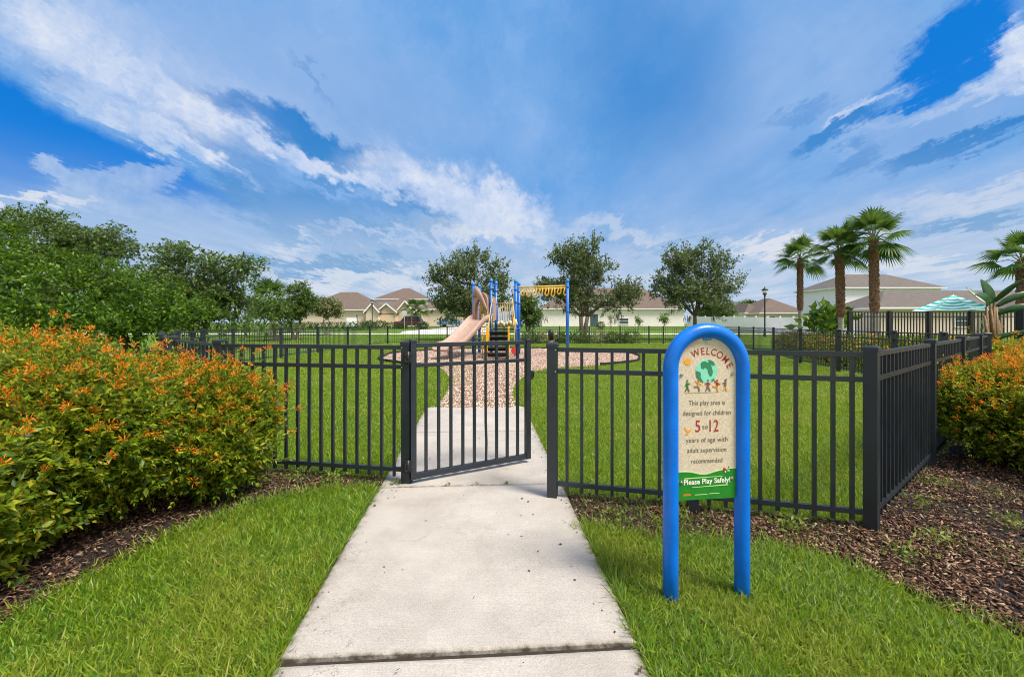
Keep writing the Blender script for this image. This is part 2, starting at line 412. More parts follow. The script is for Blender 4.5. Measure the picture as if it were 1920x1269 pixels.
def ground_mats():
    # lawn soil and thatch seen between and beyond the blades
    m = bpy.data.materials.new('lawn'); m.use_nodes = True; g = NT(m.node_tree); p = g.n['Principled BSDF']
    tc = g.node('ShaderNodeTexCoord').outputs['Object']
    big = g.noise(tc, .35, 5, .6); med = g.noise(tc, 3.2, 5, .65); fin = g.noise(g.mapping(tc, scale=(1, 1, 1)), 28., 4, .7)
    c1 = g.ramp(fin, [(.32, (.034, .075, .009)), (.5, (.075, .155, .014)), (.68, (.135, .235, .028))])
    c2 = g.ramp(med, [(.35, (.055, .12, .012)), (.65, (.135, .20, .022))])
    c = g.mix(.45, c1, c2)
    c = g.mix(g.mr(big, .35, .7, 0, .5), c, (.155, .215, .03))
    g.set(p.inputs['Base Color'], c); p.inputs['Roughness'].default_value = .9; p.inputs['Specular IOR Level'].default_value = .15
    b = g.node('ShaderNodeBump', {'Strength': .9, 'Distance': .04, 'Height': g.noise(tc, 22., 5, .7)}); g.set(p.inputs['Normal'], b.outputs[0])
    M['lawn'] = m
    m = bpy.data.materials.new('mulch_bed'); m.use_nodes = True; g = NT(m.node_tree); p = g.n['Principled BSDF']
    tc = g.node('ShaderNodeTexCoord').outputs['Object']
    vo = g.node('ShaderNodeTexVoronoi', {'Vector': g.v('ADD', g.mapping(tc, scale=(1, 1.8, 1)), g.v('SCALE', g.noise(tc, 9., 3, out=1))), 'Scale': 38.})
    c = g.mix(g.mr(g.noise(tc, 3., 6, .7), .38, .62), g.ramp(vo.outputs['Color'], [(0, (.020, .012, .008)), (.5, (.055, .033, .022)), (1, (.12, .075, .052))]), (.028, .022, .018))
    g.set(p.inputs['Base Color'], c); p.inputs['Roughness'].default_value = .95
    b = g.node('ShaderNodeBump', {'Strength': 1., 'Distance': .02, 'Height': vo.outputs['Distance']}); g.set(p.inputs['Normal'], b.outputs[0])
    M['mulch'] = m
    m = bpy.data.materials.new('wood_chip_surface'); m.use_nodes = True; g = NT(m.node_tree); p = g.n['Principled BSDF']
    tc = g.node('ShaderNodeTexCoord').outputs['Object']
    vo = g.node('ShaderNodeTexVoronoi', {'Vector': tc, 'Scale': 26.})
    c = g.ramp(vo.outputs['Color'], [(0, (.24, .14, .10)), (.35, (.42, .295, .235)), (.7, (.55, .42, .35)), (1, (.70, .59, .51))])
    c = g.mix(g.mr(g.noise(tc, 1.6, 5, .6), .45, .75, 0, .5), c, (.36, .23, .14))
    g.set(p.inputs['Base Color'], c); p.inputs['Roughness'].default_value = .95
    b = g.node('ShaderNodeBump', {'Strength': .8, 'Distance': .02, 'Height': vo.outputs['Distance']}); g.set(p.inputs['Normal'], b.outputs[0])
    M['chips'] = m
    # concrete
    m = bpy.data.materials.new('concrete_path'); m.use_nodes = True; g = NT(m.node_tree); p = g.n['Principled BSDF']
    tc = g.node('ShaderNodeTexCoord').outputs['Object']
    base = g.ramp(g.noise(tc, 2.2, 7, .65), [(.3, (.36, .318, .275)), (.5, (.445, .40, .352)), (.7, (.52, .475, .42))])
    grit = g.ramp(g.noise(tc, 170., 3, .7), [(.34, (.66, .65, .63)), (.5, (.95, .95, .95)), (.7, (1.12, 1.12, 1.12))])
    c = g.mix(1., base, grit, 'MULTIPLY')
    pink = g.mr(g.noise(tc, 1.1, 4, .6), .5, .7, 0, .25)
    c = g.mix(pink, c, (.48, .40, .35))
    # broom strokes across
    wv = g.noise(g.mapping(tc, scale=(3, 90, 1)), 1.6, 4, .6)
    c = g.mix(g.mr(wv, .35, .62, .3, 0), c, (.30, .28, .255))
    # dark specks and mildew stains
    sp = g.node('ShaderNodeTexVoronoi', {'Vector': tc, 'Scale': 7.}); spn = g.noise(tc, 60., 2)
    c = g.mix(g.mr(g.m('ADD', sp.outputs['Distance'], g.m('MULTIPLY', spn, .08)), .075, .055, 0, .75), c, (.10, .09, .07))
    cv = g.node('ShaderNodeTexVoronoi', {'Vector': g.v('ADD', tc, g.v('SCALE', g.noise(tc, 3., 5, .7, out=1))), 'Scale': .55}, feature='DISTANCE_TO_EDGE')
    crk = g.m('MULTIPLY', g.mr(cv.outputs[0], .0035, .0012, 0, .55), g.mr(g.noise(tc, 1.4, 3), .48, .60))
    c = g.mix(crk, c, (.14, .12, .10))
    att = g.node('ShaderNodeAttribute', attribute_name='rim').outputs['Fac']   # how near a slab edge: dirt collects there
    dn = g.m('MULTIPLY', att, g.mr(g.noise(tc, 14., 6, .7), .32, .68, .0, 1.6), clamp=True)
    c = g.mix(dn, c, (.075, .06, .04))
    g.set(p.inputs['Base Color'], c); p.inputs['Roughness'].default_value = .88
    b = g.node('ShaderNodeBump', {'Strength': .35, 'Distance': .004, 'Height': g.noise(tc, 140., 4, .7)})
    b2 = g.node('ShaderNodeBump', {'Strength': .3, 'Distance': .006, 'Height': wv, 'Normal': b.outputs[0]})
    g.set(p.inputs['Normal'], b2.outputs[0])
    M['conc'] = m
    M['walk'] = mat('far_concrete', (.58, .55, .52), .9, .1, .6)
    M['road'] = mat('pale_street', (.50, .49, .48), .9, .1, .5)
ground_mats()
M['soil'] = mat('dark_soil', (.03, .022, .015), .95, .4, 30)

M['grass'] = leafmat('grass_blades', [(.018, .06, .004), (.045, .14, .006), (.085, .225, .009), (.14, .31, .014), (.24, .41, .03), (.46, .50, .18)], .5, .45)
M['lawnblades'] = leafmat('lawn_blades', [(.05, .12, .004), (.125, .225, .006), (.185, .295, .009), (.25, .36, .016), (.38, .43, .05)], .5, .45)
M['pale'] = leafmat('pale_lawn_blades', [(.12, .19, .010), (.20, .30, .014), (.28, .36, .03), (.42, .42, .10)], .55, .45)
M['weed'] = leafmat('weed_leaves', [(.06, .14, .012), (.12, .22, .02), (.20, .28, .03), (.26, .25, .06)], .5, .35)
M['dry'] = leafmat('dry_grass', [(.18, .13, .06), (.32, .25, .13), (.44, .35, .21)], .7, .2)
M['chipm'] = leafmat('mulch_chips', [(.022, .010, .006), (.055, .024, .013), (.105, .048, .026), (.19, .10, .055), (.42, .29, .19)], .85, 0)
M['chipl'] = leafmat('light_chips', [(.20, .11, .07), (.42, .28, .20), (.58, .43, .34), (.80, .68, .58)], .85, 0)
M['fire'] = leafmat('firebush_leaves', [(.010, .034, .004), (.03, .09, .006), (.075, .165, .008), (.16, .265, .012), (.29, .37, .018), (.46, .40, .03)], .42, .42)
M['firehedge'] = leafmat('hedge_firebush_leaves', [(.012, .03, .005), (.03, .07, .007), (.065, .115, .010), (.13, .18, .016), (.24, .22, .03)], .45, .3)
M['fireflower'] = leafmat('firebush_flowers', [(.62, .07, .012), (.95, .22, .014), (1., .36, .02), (1., .55, .05)], .5, .35)
M['oak'] = leafmat('oak_leaves', [(.018, .034, .010), (.040, .070, .018), (.075, .118, .030), (.14, .19, .06), (.25, .30, .13)], .45, .25)
M['left'] = leafmat('green_tree_leaves', [(.010, .030, .004), (.026, .070, .006), (.052, .125, .007), (.10, .20, .010), (.19, .30, .018)], .45, .35)
M['leftd'] = leafmat('dark_tree_leaves', [(.012, .03, .006), (.032, .075, .009), (.06, .125, .013), (.11, .18, .024), (.19, .24, .06)], .45, .3)
M['crape'] = leafmat('olive_tree_leaves', [(.05, .07, .02), (.12, .15, .04), (.20, .22, .07), (.44, .42, .26)], .5, .3)
M['hedge'] = leafmat('hedge_leaves', [(.012, .03, .006), (.035, .08, .010), (.07, .125, .015)], .5, .25)
M['moss'] = leafmat('hanging_moss', [(.10, .085, .055), (.20, .17, .12), (.27, .24, .18)], .9, .2)
M['palm'] = leafmat('palm_blades', [(.014, .045, .006), (.032, .09, .009), (.06, .14, .014), (.15, .23, .04)], .4, .28)
M['banana'] = mat('broad_leaf', (.02, .075, .014), .35, .35, 3)
M['sheath'] = mat('leaf_sheath', (.15, .085, .02), .6, .55, 7)
M['petiole'] = mat('petiole', (.12, .14, .03), .6, .3, 7)

# ------------------------------------------------------------------ ground
def build_ground():
    ys = [-30, -10, 0, 5, 10, 15, 20, 25, 30, 35, 40, 45, 50, 55, 60, 65, 70, 74, 80, 100, 150, 250, 500, 1200]
    xs = [-1500, -500, -200, -100, -60, -40, -20, -10, 0, 10, 20, 40, 60, 100, 200, 500, 1500]
    b = MB(); vs = [(x, y, hgt(y)-.03) for y in ys for x in xs]; w = len(xs)
    b.add(vs, [(j*w+i, j*w+i+1, (j+1)*w+i+1, (j+1)*w+i) for j in range(len(ys)-1) for i in range(w-1)], 0, True)
    tag(b.build('ground', M['lawn']), kind='structure')
build_ground()

def sheet(name, poly, dz, m, step=None):
    """flat sheet following the ground, dz above it"""
    b = MB(); b.add([(x, y, hgt(y)-.03+dz) for x, y in poly], [list(range(len(poly)))])
    return tag(b.build(name, m), kind='structure')

def xl(Y): return -.80-.087*Y
def xr(Y): return .65-.062*Y
def build_path():
    rng = np.random.default_rng(3)
    def slab(y0, y1, ztop, n=36, m_=44, rnd=0., notch=None):
        V = []; rim = []
        for j in range(m_+1):
            for i in range(n+1):
                # points bunch up near the rim so that the rounded arris is real
                s_ = i/n; t = j/m_
                s2 = .5-.5*math.cos(math.pi*s_); t2 = .5-.5*math.cos(math.pi*t)
                yc = y0+(y1-y0)*t2
                x0, x1 = xl(yc), xr(yc)
                x = x0+(x1-x0)*s2; y = yc+.064*(x+.16)
                ex = min(x-x0, x1-x); ey = min(y1-yc, yc-y0)
                if rnd and y1-yc < rnd and ex < rnd:      # rounded far corners
                    cx = rnd-ex; cy = rnd-(y1-yc); L = math.hypot(cx, cy)
                    if L > rnd:
                        k = rnd/L; x += (cx-cx*k)*(1 if x < (x0+x1)/2 else -1); y -= (cy-cy*k)
                d = min(ex, ey)
                drop = .010*max(0, 1-d/.014)**2
                edgewob = .004*math.sin(y*31+x*17)+.003*math.sin(y*73)
                if ex < .001: x += edgewob
                V.append((x, y, ztop-drop+.0012*math.sin(x*5+y*3)))
                rr = math.exp(-ex/.030)*.9; re = math.exp(-ey/.009)*.85
                rim.append(min(1, max(rr, re)))
        w = n+1
        F = [(j*w+i, j*w+i+1, (j+1)*w+i+1, (j+1)*w+i) for j in range(m_) for i in range(n)]
        border = [i for i in range(w)]+[j*w+n for j in range(1, m_+1)]+[m_*w+i for i in range(n-1, -1, -1)]+[j*w for j in range(m_-1, 0, -1)]
        o = len(V); V += [(V[k][0], V[k][1], -.12) for k in border]; rim += [1.0]*len(border); L = len(border)
        F += [(border[(k+1) % L], border[k], o+k, o+(k+1) % L) for k in range(L)]
        me = bpy.data.meshes.new('slab'); me.from_pydata(V, [], F); me.materials.append(M['conc'])
        at = me.attributes.new('rim', 'FLOAT', 'POINT'); at.data.foreach_set('value', rim)
        me.polygons.foreach_set('use_smooth', [k < n*m_ for k in range(len(F))]); me.update()
        ob = bpy.data.objects.new('path_slab', me); COL.objects.link(ob); return ob
    sheet('soil', [(xl(-2)-.022, -2), (xr(-2)+.022, -2), (xr(7.05)+.015, 7.10), (xl(7.05)-.015, 7.02)], .006, M['soil'])
    gap = .012
    for (y0, y1, z, r_) in ((-2.2, -.6, -.012, 0), (-.6+gap, 1.80-gap*1.5, -.014, 0), (1.80, 3.65-gap*1.7, .002, 0), (3.65, 5.48-gap, -.002, 0), (5.48, 7.12, -.003, .16)):
        o = slab(y0, y1, z, rnd=r_); tag(o, kind='structure')
        o.name = 'path'
build_path()

LAWN_L = [(-2.36, 1.96), (-2.32, 2.29), (-2.24, 2.72), (-2.07, 3.06), (-1.80, 3.42), (-1.50, 3.58), (-1.16, 3.57), (-.97, 1.9), (-.74, -.5), (-2.5, -.5)]
LAWN_R = [(.47, 2.93), (.62, 2.86), (.83, 2.77), (1.26, 2.73), (1.62, 2.68), (1.86, 2.54), (2.0, 2.32), (2.07, 2.1), (2.26, 1.88), (2.7, 1.5), (2.9, -.5), (.68, -.5), (.545, 1.75)]
FENCE_L = [(-2.76, 4.03), (-4.2, 5.3), (-5.5, 6.7), (-6.72, 8.2), (-7.75, 9.9), (-8.6, 11.9), (-9.28, 14.2), (-9.30, 17.2), (-9.28, 20.4), (-9.20, 23.9), (-9.0, 27.0), (-8.62, 29.6)]
FENCE_BACK = [(-8.62, 29.6), (-6.45, 29.6), (-4.5, 29.6), (-2.5, 29.6), (-.55, 29.6), (1.45, 29.6), (3.3, 29.6), (5.36, 29.6), (7.5, 29.6), (9.5, 29.6), (10.5, 29.6), (12.5, 29.6), (14.3, 29.6)]
FENCE_R = [(14.3, 29.6), (13.4, 25.2), (12.45, 22.0), (11.58, 18.9), (10.13, 15.0), (9.52, 12.45), (8.95, 10.0), (8.4, 8.3), (7.85, 7.05)]
SIDE = [(2.41, 2.86), (4.07, 4.15), (5.68, 5.40), (7.20, 6.58), (7.85, 7.05)]
OVAL = [(-.05+5.5*math.cos(t*math.pi/32)*(1+.02*math.sin(t*.9)), 18.7+5.4*math.sin(t*math.pi/32)) for t in range(64)]
TRACK = [(-1.22, 7.0), (-1.28, 8.2), (-1.40, 9.7), (-1.62, 11.), (-2.0, 12.6), (-2.6, 14.2), (2.4, 14.2), (1.0, 12.9), (.35, 11.4), (.05, 9.7), (.0, 8.4), (.05, 7.0)]
INSIDE = FENCE_L[::-1]+[(-.911, 3.78), (.322, 3.47), (2.41, 2.93)]+SIDE[1:]+FENCE_R[::-1][1:]+FENCE_BACK[::-1][1:-1]
MULCH_L = [(-2.36, 1.96), (-2.32, 2.29), (-2.24, 2.72), (-2.07, 3.06), (-1.80, 3.42), (-1.50, 3.58), (-1.13, 3.57), (-1.135, 3.86), (-1.6, 3.95), (-2.76, 4.16), (-4.2, 5.45), (-6.7, 8.3), (-9, 8), (-9, -.5), (-2.5, -.5)]
MULCH_R = [(.47, 2.93), (.62, 2.86), (.83, 2.77), (1.26, 2.73), (1.62, 2.68), (1.86, 2.54), (2.0, 2.32), (2.07, 2.1), (2.26, 1.88), (2.7, 1.5), (2.9, -.5), (16, -.5), (19, 9.2), (12, 9.4), (8.6, 8.2), (7.85, 7.12), (4.07, 4.22), (2.41, 2.96), (.43, 3.52)]
sheet('mulch_bed', MULCH_L, .012, M['mulch']); sheet('mulch_bed', MULCH_R, .012, M['mulch'])
sheet('playground_surface', OVAL, .016, M['chips']); sheet('chip_track', TRACK, .012, M['chips'])

def add_edging():
    b = MB(); n = len(OVAL)
    for i in range(n):
        p, q = OVAL[i], OVAL[(i+1) % n]
        if q[1] < 15. and p[1] < 15. and -2.6 < p[0] < 2.6: continue     # open towards the gate
        b.bar((p[0], p[1], .03), (q[0], q[1], .015), .05, .10)
    tag(b.build('playground_edging', M['edge']), 'low black border ring around the pink wood chip play surface', 'edging')
add_edging()

# far pavements and street
def strip(name, pts, m, dz): return sheet(name, pts, dz, m)
W1, W2 = 45.2, 47.6
sheet('sidewalk', [(-70, W1), (-5, W1), (60, W1), (60, W2), (-5, W2), (-70, W2)], .03, M['walk'])
sheet('street', [(-13.5, 53.), (-9.5, 70), (-7.0, 73.9), (-3.5, 73.9), (-4.0, 66), (-3.2, 57), (-3.0, 47.7), (-12.5, 47.7)], .034, M['walk'])
sheet('driveway', [(-20.5, 66), (-18.2, 66), (-18.0, 73.9), (-21.6, 73.9)], .03, M['walk'])

# ------------------------------------------------------------------ grass, chips, weeds (stuff)
def pts_in(rng, polys, dens, near, far, holes=(), xlim=1.32):
    """points in polygons with density dens(d) per square metre"""
    out = []
    edges = np.geomspace(near, far, 18)
    for a, b in zip(edges[:-1], edges[1:]):
        rho = dens((a+b)/2); mg = .6+max(0, 1.6-.25*b); X0 = -xlim*b-mg; X1 = xlim*b+mg
        N = int(rho*(X1-X0)*(b-a))
        X = rng.uniform(X0, X1, N); Y = rng.uniform(a, b, N)
        k = np.zeros(N, bool)
        for p in polys: k |= inside(p, X, Y)
        for p in holes: k &= ~inside(p, X, Y)
        k &= (np.abs(X) < xlim*Y+mg)
        out.append(np.stack([X[k], Y[k]], 1))
    return np.concatenate(out)
def lump(X, Y, f, s=0):
    return (np.sin(X*f+s)*np.cos(Y*f*1.13+s*2)+.6*np.sin(X*f*2.3+Y*f*1.7+s)+.4*np.cos(X*f*4.1-Y*f*3.7+s*3))/2
def blades(name, P, hmin, hmax, wfun, mats, rng, lean=.55, mix=.5, edge=None):
    n = len(P); X, Y = P[:, 0], P[:, 1]
    base = np.stack([X, Y, hgt_np(Y)-.032], 1)
    d = rng.normal(size=(n, 3))*lean; d[:, 2] = 1
    d[:, 0] += lump(X, Y, 23, 2)*.7; d[:, 1] += lump(X, Y, 19, 5)*.7
    pl = lump(X, Y, 1.7, 1)
    L = rng.uniform(hmin, hmax, n)*(1+.25*pl)*(.75+.5*rng.random(n)); wd = wfun(Y)*(.7+.6*rng.random(n))
    V, F = stamp(BLADE_T, BLADE_F3, base, d, L, rng, wd/L)
    mi = (rng.random(n)+.35*lump(X, Y, 2.6, 4) > mix).astype(np.int32)
    if len(mats) > 2: mi[(lump(X, Y, .9, 2)+.5*lump(X, Y, 3.3, 1)+.6*rng.random(n)) > .72] = 2
    o = np_build(name, V, F, mats, mi=np.repeat(mi, 3))
    return tag(o, kind='stuff')
def build_grass():
    rng = np.random.default_rng(11)
    PATHP = [(xl(-.5), -.5), (xr(-.5), -.5), (xr(7.1)-.03, 7.1), (xl(7.1)+.03, 7.1)]
    P = pts_in(rng, [LAWN_L, LAWN_R], lambda d: 19000*min(1, (2.0/d)**1.1), 1.15, 3.7, [PATHP])
    o = blades('grass', P, .035, .075, lambda Y: .0066+0*Y, [M['grass'], M['lawnblades'], M['pale']], rng, .85, .45)
    tag(o, 'shaggy bright grass in front of the fence on both sides of the path', 'grass')
    # tall blades along the lawn rims
    def rim(poly, n, w):
        a = rng.integers(0, len(poly)-1, n); t = rng.random(n); A = np.array(poly)
        p = A[a]*(1-t)[:, None]+A[a+1]*t[:, None]; return p+rng.normal(size=p.shape)*w
    Q = np.concatenate([rim(LAWN_L[:7], 2600, .035), rim(LAWN_R[:10], 2600, .04)])
    ye = rng.uniform(1.2, 3.5, 3000); s_ = rng.random(3000) < .5
    Q2 = np.stack([np.where(s_, xl(ye)-.015-rng.random(3000)*.05, xr(ye)+.015+rng.random(3000)*.05), ye], 1)
    Q2 = Q2[(Q2[:, 0] < 0) | (Q2[:, 1] < 2.9)]
    o = blades('grass_fringe', np.concatenate([Q, Q2]), .05, .11, lambda Y: .0062+0*Y, [M['grass'], M['lawnblades']], rng, 1.)
    tag(o, 'longer loose blades along the rims of the near lawn', 'grass')
    P = pts_in(rng, [INSIDE], lambda d: 9500*(3.2/d)**1.55, 2.9, 29.5, [PATHP, OVAL, TRACK])
    # the track edge is ragged: grass creeps in
    T = pts_in(rng, [TRACK], lambda d: 9000*(3.2/d)**1.5, 7.0, 14, [PATHP])
    k = (lump(T[:, 0], T[:, 1], 2.6, 2)*.55+np.minimum(1, np.abs(T[:, 0]+.65-.02*T[:, 1])/1.1)**2*.8+np.exp(-(T[:, 1]-7.1)/.5)*.5+.25*rng.random(len(T))) > .55
    P = np.concatenate([P, T[k]])
    o = blades('lawn_grass', P, .035, .065, lambda Y: .0058*(Y/3)**.7, [M['grass'], M['lawnblades'], M['pale']], rng, .75, .15)
    tag(o, 'bright mown lawn grass inside the fenced play area', 'grass')
    # sparse grass beyond the fence
    OUT = [(-60, 31), (-60, 45), (60, 45), (60, 31)]
    P = pts_in(rng, [OUT], lambda d: 55*(30/d)**1.2, 30, 45)
    o = blades('far_grass', P, .05, .11, lambda Y: .035+0*Y, [M['grass'], M['lawnblades']], rng, .7, .25)
    tag(o, 'lawn beyond the back fence before the sidewalk', 'grass')
    # runners and weeds in the beds
    D = pts_in(rng, [MULCH_R, MULCH_L], lambda d: 3600*(2.5/d)**1.2, 1.3, 8.5)
    k = (lump(D[:, 0], D[:, 1], 3.1, 5) > .40) | (inside([(.45, 2.9), (.40, 3.55), (2.5, 2.95), (2.3, 2.4), (1.6, 2.6)], D[:, 0], D[:, 1]) & (lump(D[:, 0], D[:, 1], 4.3, 7) > -.75)) | \
        (inside([(-2.2, 3.1), (-1.1, 3.5), (-1.1, 3.9), (-2.9, 4.2)], D[:, 0], D[:, 1]) & (lump(D[:, 0], D[:, 1], 5.3, 7) > .05))
    o = blades('weeds', D[k], .03, .08, lambda Y: .007*(Y/3)**.5, [M['weed'], M['dry']], rng, 1.1, .72)
    tag(o, 'straggly weeds and dry runners growing in the mulch below the fence', 'weeds')
build_grass()

def build_chips():
    rng = np.random.default_rng(5)
    def chips(name, P, L, W, T, m, zb, lab, tilt=.35):
        n = len(P)
        base = np.stack([P[:, 0], P[:, 1], zb+rng.random(n)*.02], 1)
        d = rng.normal(size=(n, 3)); d[:, 2] *= tilt
        y = unit(d); r = rng.normal(size=(n, 3))*.4; r[:, 2] = 1
        x = unit(np.cross(y, r)); z = np.cross(x, y)
        l = L*(.4+rng.random(n)*1.0); w = W*(.5+rng.random(n)); t = np.full(n, T)
        V = base[:, None]+(l[:, None, None]*CHIP_T[None, :, 1:2])*y[:, None]+(w[:, None, None]*CHIP_T[None, :, 0:1])*x[:, None]+(t[:, None, None]*CHIP_T[None, :, 2:3])*z[:, None]
        F = (CHIP_F[None]+(np.arange(n)*8)[:, None, None]).reshape(-1, 4)
        o = np_build(name, V.reshape(-1, 3), F, m); tag(o, lab, 'wood chips', kind='stuff')
    D = pts_in(rng, [MULCH_R, MULCH_L], lambda d: 6000*(2.5/d)**1.5, 1.3, 9, xlim=1.25)
    k = rng.random(len(D)) < .3+.5*(lump(D[:, 0], D[:, 1], 2.1, 3) > .0)
    chips('mulch_chips', D[k], .029, .0085, .003, M['chipm'], -.012, 'dark brown mulch chips strewn under the orange flowering shrubs')
    D = pts_in(rng, [TRACK], lambda d: 1500*(7/d)**1.4, 6.9, 14)
    D2 = pts_in(rng, [OVAL], lambda d: 360*(14/d)**1.5, 13, 24)
    chips('playground_chips', np.concatenate([D, D2]), .042, .018, .006, M['chipl'], -.008, 'pale pink wood chips between the path end and the slide')
build_chips()

# ------------------------------------------------------------------ fences
def fence_panel(p, q, parent, mats, zs=(1.165, .996, .107), ztop=1.18, zlow=.045, pitch=.116, pw=.0235, rw=.034, gap=.038, sc=1, zb=None):
    p = Vector((p[0], p[1], 0)); q = Vector((q[0], q[1], 0)); d = (q-p); L = d.length; d.normalize()
    a = p+d*gap; b_ = q-d*gap; za = hgt(p.y)-.0; zb_ = hgt(q.y)-.0
    m = MB(); ang = math.atan2(d.y, d.x)
    for z in zs: m.bar(a+Vector((0, 0, za+z)), b_+Vector((0, 0, zb_+z)), rw*.8, rw)
    n = max(2, round((L)/pitch))
    for i in range(1, n):
        t = i/n; c = p.lerp(q, t); zz = za+(zb_-za)*t
        m.box((c.x, c.y, zz+(zlow+zs[0]-.01)/2), (pw, pw*.92 if pw*.92 < rw*.8 else rw*.7, zs[0]-.01-zlow), ang)
    return m.build('panel', mats, parent)
def fence_post(p, parent, mats, w=.078, top=1.205, ang=0, cap=True):
    m = MB(); z0 = hgt(p[1])
    m.box((p[0], p[1], z0+(top-.12)/2), (w, w, top+.12), ang)
    o = m.build('post', mats, parent, bevel=.004 if w > .07 and math.hypot(*p) < 9 else 0)
    if cap:
        c = MB(); h = w/2+.006; M2 = Matrix.Rotation(ang, 2)
        z = z0+top
        rings = [(h, z-.018), (h, z+.006), (h*.8, z+.014), (h*.25, z+.019)]
        vs = []
        for r_, zz in rings:
            for sx, sy in ((-1, -1), (1, -1), (1, 1), (-1, 1)):
                v = M2 @ Vector((sx*r_, sy*r_)); vs.append((p[0]+v.x, p[1]+v.y, zz))
        fs = [(3, 2, 1, 0), (12, 13, 14, 15)]+[(i*4+k, i*4+(k+1) % 4, (i+1)*4+(k+1) % 4, (i+1)*4+k) for i in range(3) for k in range(4)]
        c.add(vs, fs); c.build('cap', mats, o)
    return o
def ang_of(p, q): return math.atan2(q[1]-p[1], q[0]-p[0])
FARK = dict(pw=.016, pitch=.150, rw=.028)
def fence_run(pts, label, group=None, first=True, last=True, mats=None, pk=None, post=None, **kw):
    mats = mats or M['fence']
    r = empty('metal_fence', (0, 0, 0), 0, label, 'fence', group)
    for i, p in enumerate(pts):
        if (i == 0 and not first) or (i == len(pts)-1 and not last): continue
        a = ang_of(pts[max(i-1, 0)], pts[min(i+1, len(pts)-1)])
        if i == 0: a = ang_of(pts[0], pts[1])
        fence_post(p, r, mats, ang=a, **(post or {}))
    for p, q in zip(pts[:-1], pts[1:]): fence_panel(p, q, r, mats, **(pk or {}))
    return r
def screws(parent, post, d, zs):
    """bright screw heads where the rails meet a post"""
    nx, ny = d[1], -d[0]
    if ny > 0: nx, ny = -nx, -ny
    for z in zs:
        c = Vector((post[0]+d[0]*.030+nx*.041, post[1]+d[1]*.030+ny*.041, z))
        m = MB(); m.tube([c, c+Vector((nx, ny, 0))*.003], .006, 8); m.build('screw', M['steel'], parent)
HP = (-.911, 3.70); LP = (.322, 3.393); MP = (1.33, 3.145); CP = SIDE[0]
FG = 'dark metal fence runs round the play area'
fl = fence_run([(-2.76, 4.03), HP], 'dark metal fence panel left of the gate, partly behind the orange shrub', FG)
fr = fence_run([LP, MP, CP], 'dark metal fence run right of the gate, behind the welcome sign', FG, last=False)
fs_ = fence_run(SIDE, 'side run of dark fence from the corner post receding right beside the mulch', FG, last=False)
ff = fence_run(FENCE_L, 'curving left run of dark fence beyond the orange shrub towards the green trees', FG, first=False, pk=FARK)
fb = fence_run(FENCE_BACK, 'back run of dark fence behind the slide, in front of the white house', FG, first=False, pk=FARK)
fq = fence_run(FENCE_R, 'far right run of dark fence below the palm trees, in front of the flowering hedge', FG, first=False, pk=FARK)
d_ = (LP[0]-MP[0], LP[1]-MP[1]); L_ = math.hypot(*d_); screws(fr, LP, (-d_[0]/L_, -d_[1]/L_), (1.165, .996))
screws(fl, HP, (-1*.984, .176), (1.165, .996))

def build_gate():
    a = Vector((-.852, 3.672, 0)); b_ = Vector((.155, 4.235, 0))
    d = (b_-a); L = d.length; d.normalize(); ang = math.atan2(d.y, d.x)
    r = empty('gate', (a.x, a.y, 0), ang, 'dark metal gate standing ajar across the concrete path', 'gate')
    def stile(x, z1):
        m = MB(); m.box((x, 0, (.035+z1)/2), (.050, .050, z1-.035)); o = m.build('stile', M['fence'], r, bevel=.003)
        c = MB(); c.box((x, 0, z1+.006), (.060, .060, .020)); c.box((x, 0, z1+.019), (.040, .040, .010)); c.build('cap', M['fence'], o, bevel=.004)
    stile(0, 1.215); stile(L, 1.20)
    for z, h in ((1.185, .038), (1.012, .032), (.060, .050)):
        m = MB(); m.box((L/2, 0, z), (L-.052, .036, h)); m.build('rail', M['fence'], r, bevel=.002)
    for i in range(1, 10):
        m = MB()
        x = L*i/10; 
        if i == 6:     # one picket is bent
            m.tube([(x, 0, 1.17), (x, 0, .75), (x-.004, -.01, .45), (x+.006, -.004, .25), (x+.004, 0, .085)], .014, 4, sm=False)
        else: m.box((x, 0, .625), (.024, .024, 1.09))
        m.build('picket', M['fence'], r)
    for z in (1.08, .155):
        m = MB(); m.box((-.048, -.006, z), (.062, .034, .10)); m.tube([(-.048, -.022, z-.055), (-.048, -.022, z+.055)], .014, 10)
        m.box((-.048, -.032, z+.028), (.07, .006, .012)); m.box((-.048, -.032, z-.028), (.07, .006, .012))
        m.build('hinge', M['black'], r)
    m = MB(); m.box((L+.040, 0, .86), (.034, .030, .085)); m.box((L+.062, 0, .885), (.024, .020, .026)); m.tube([(L+.07, 0, .835), (L+.07, 0, .885)], .006, 8)
    m.build('latch', M['black'], r, bevel=.003)
build_gate()

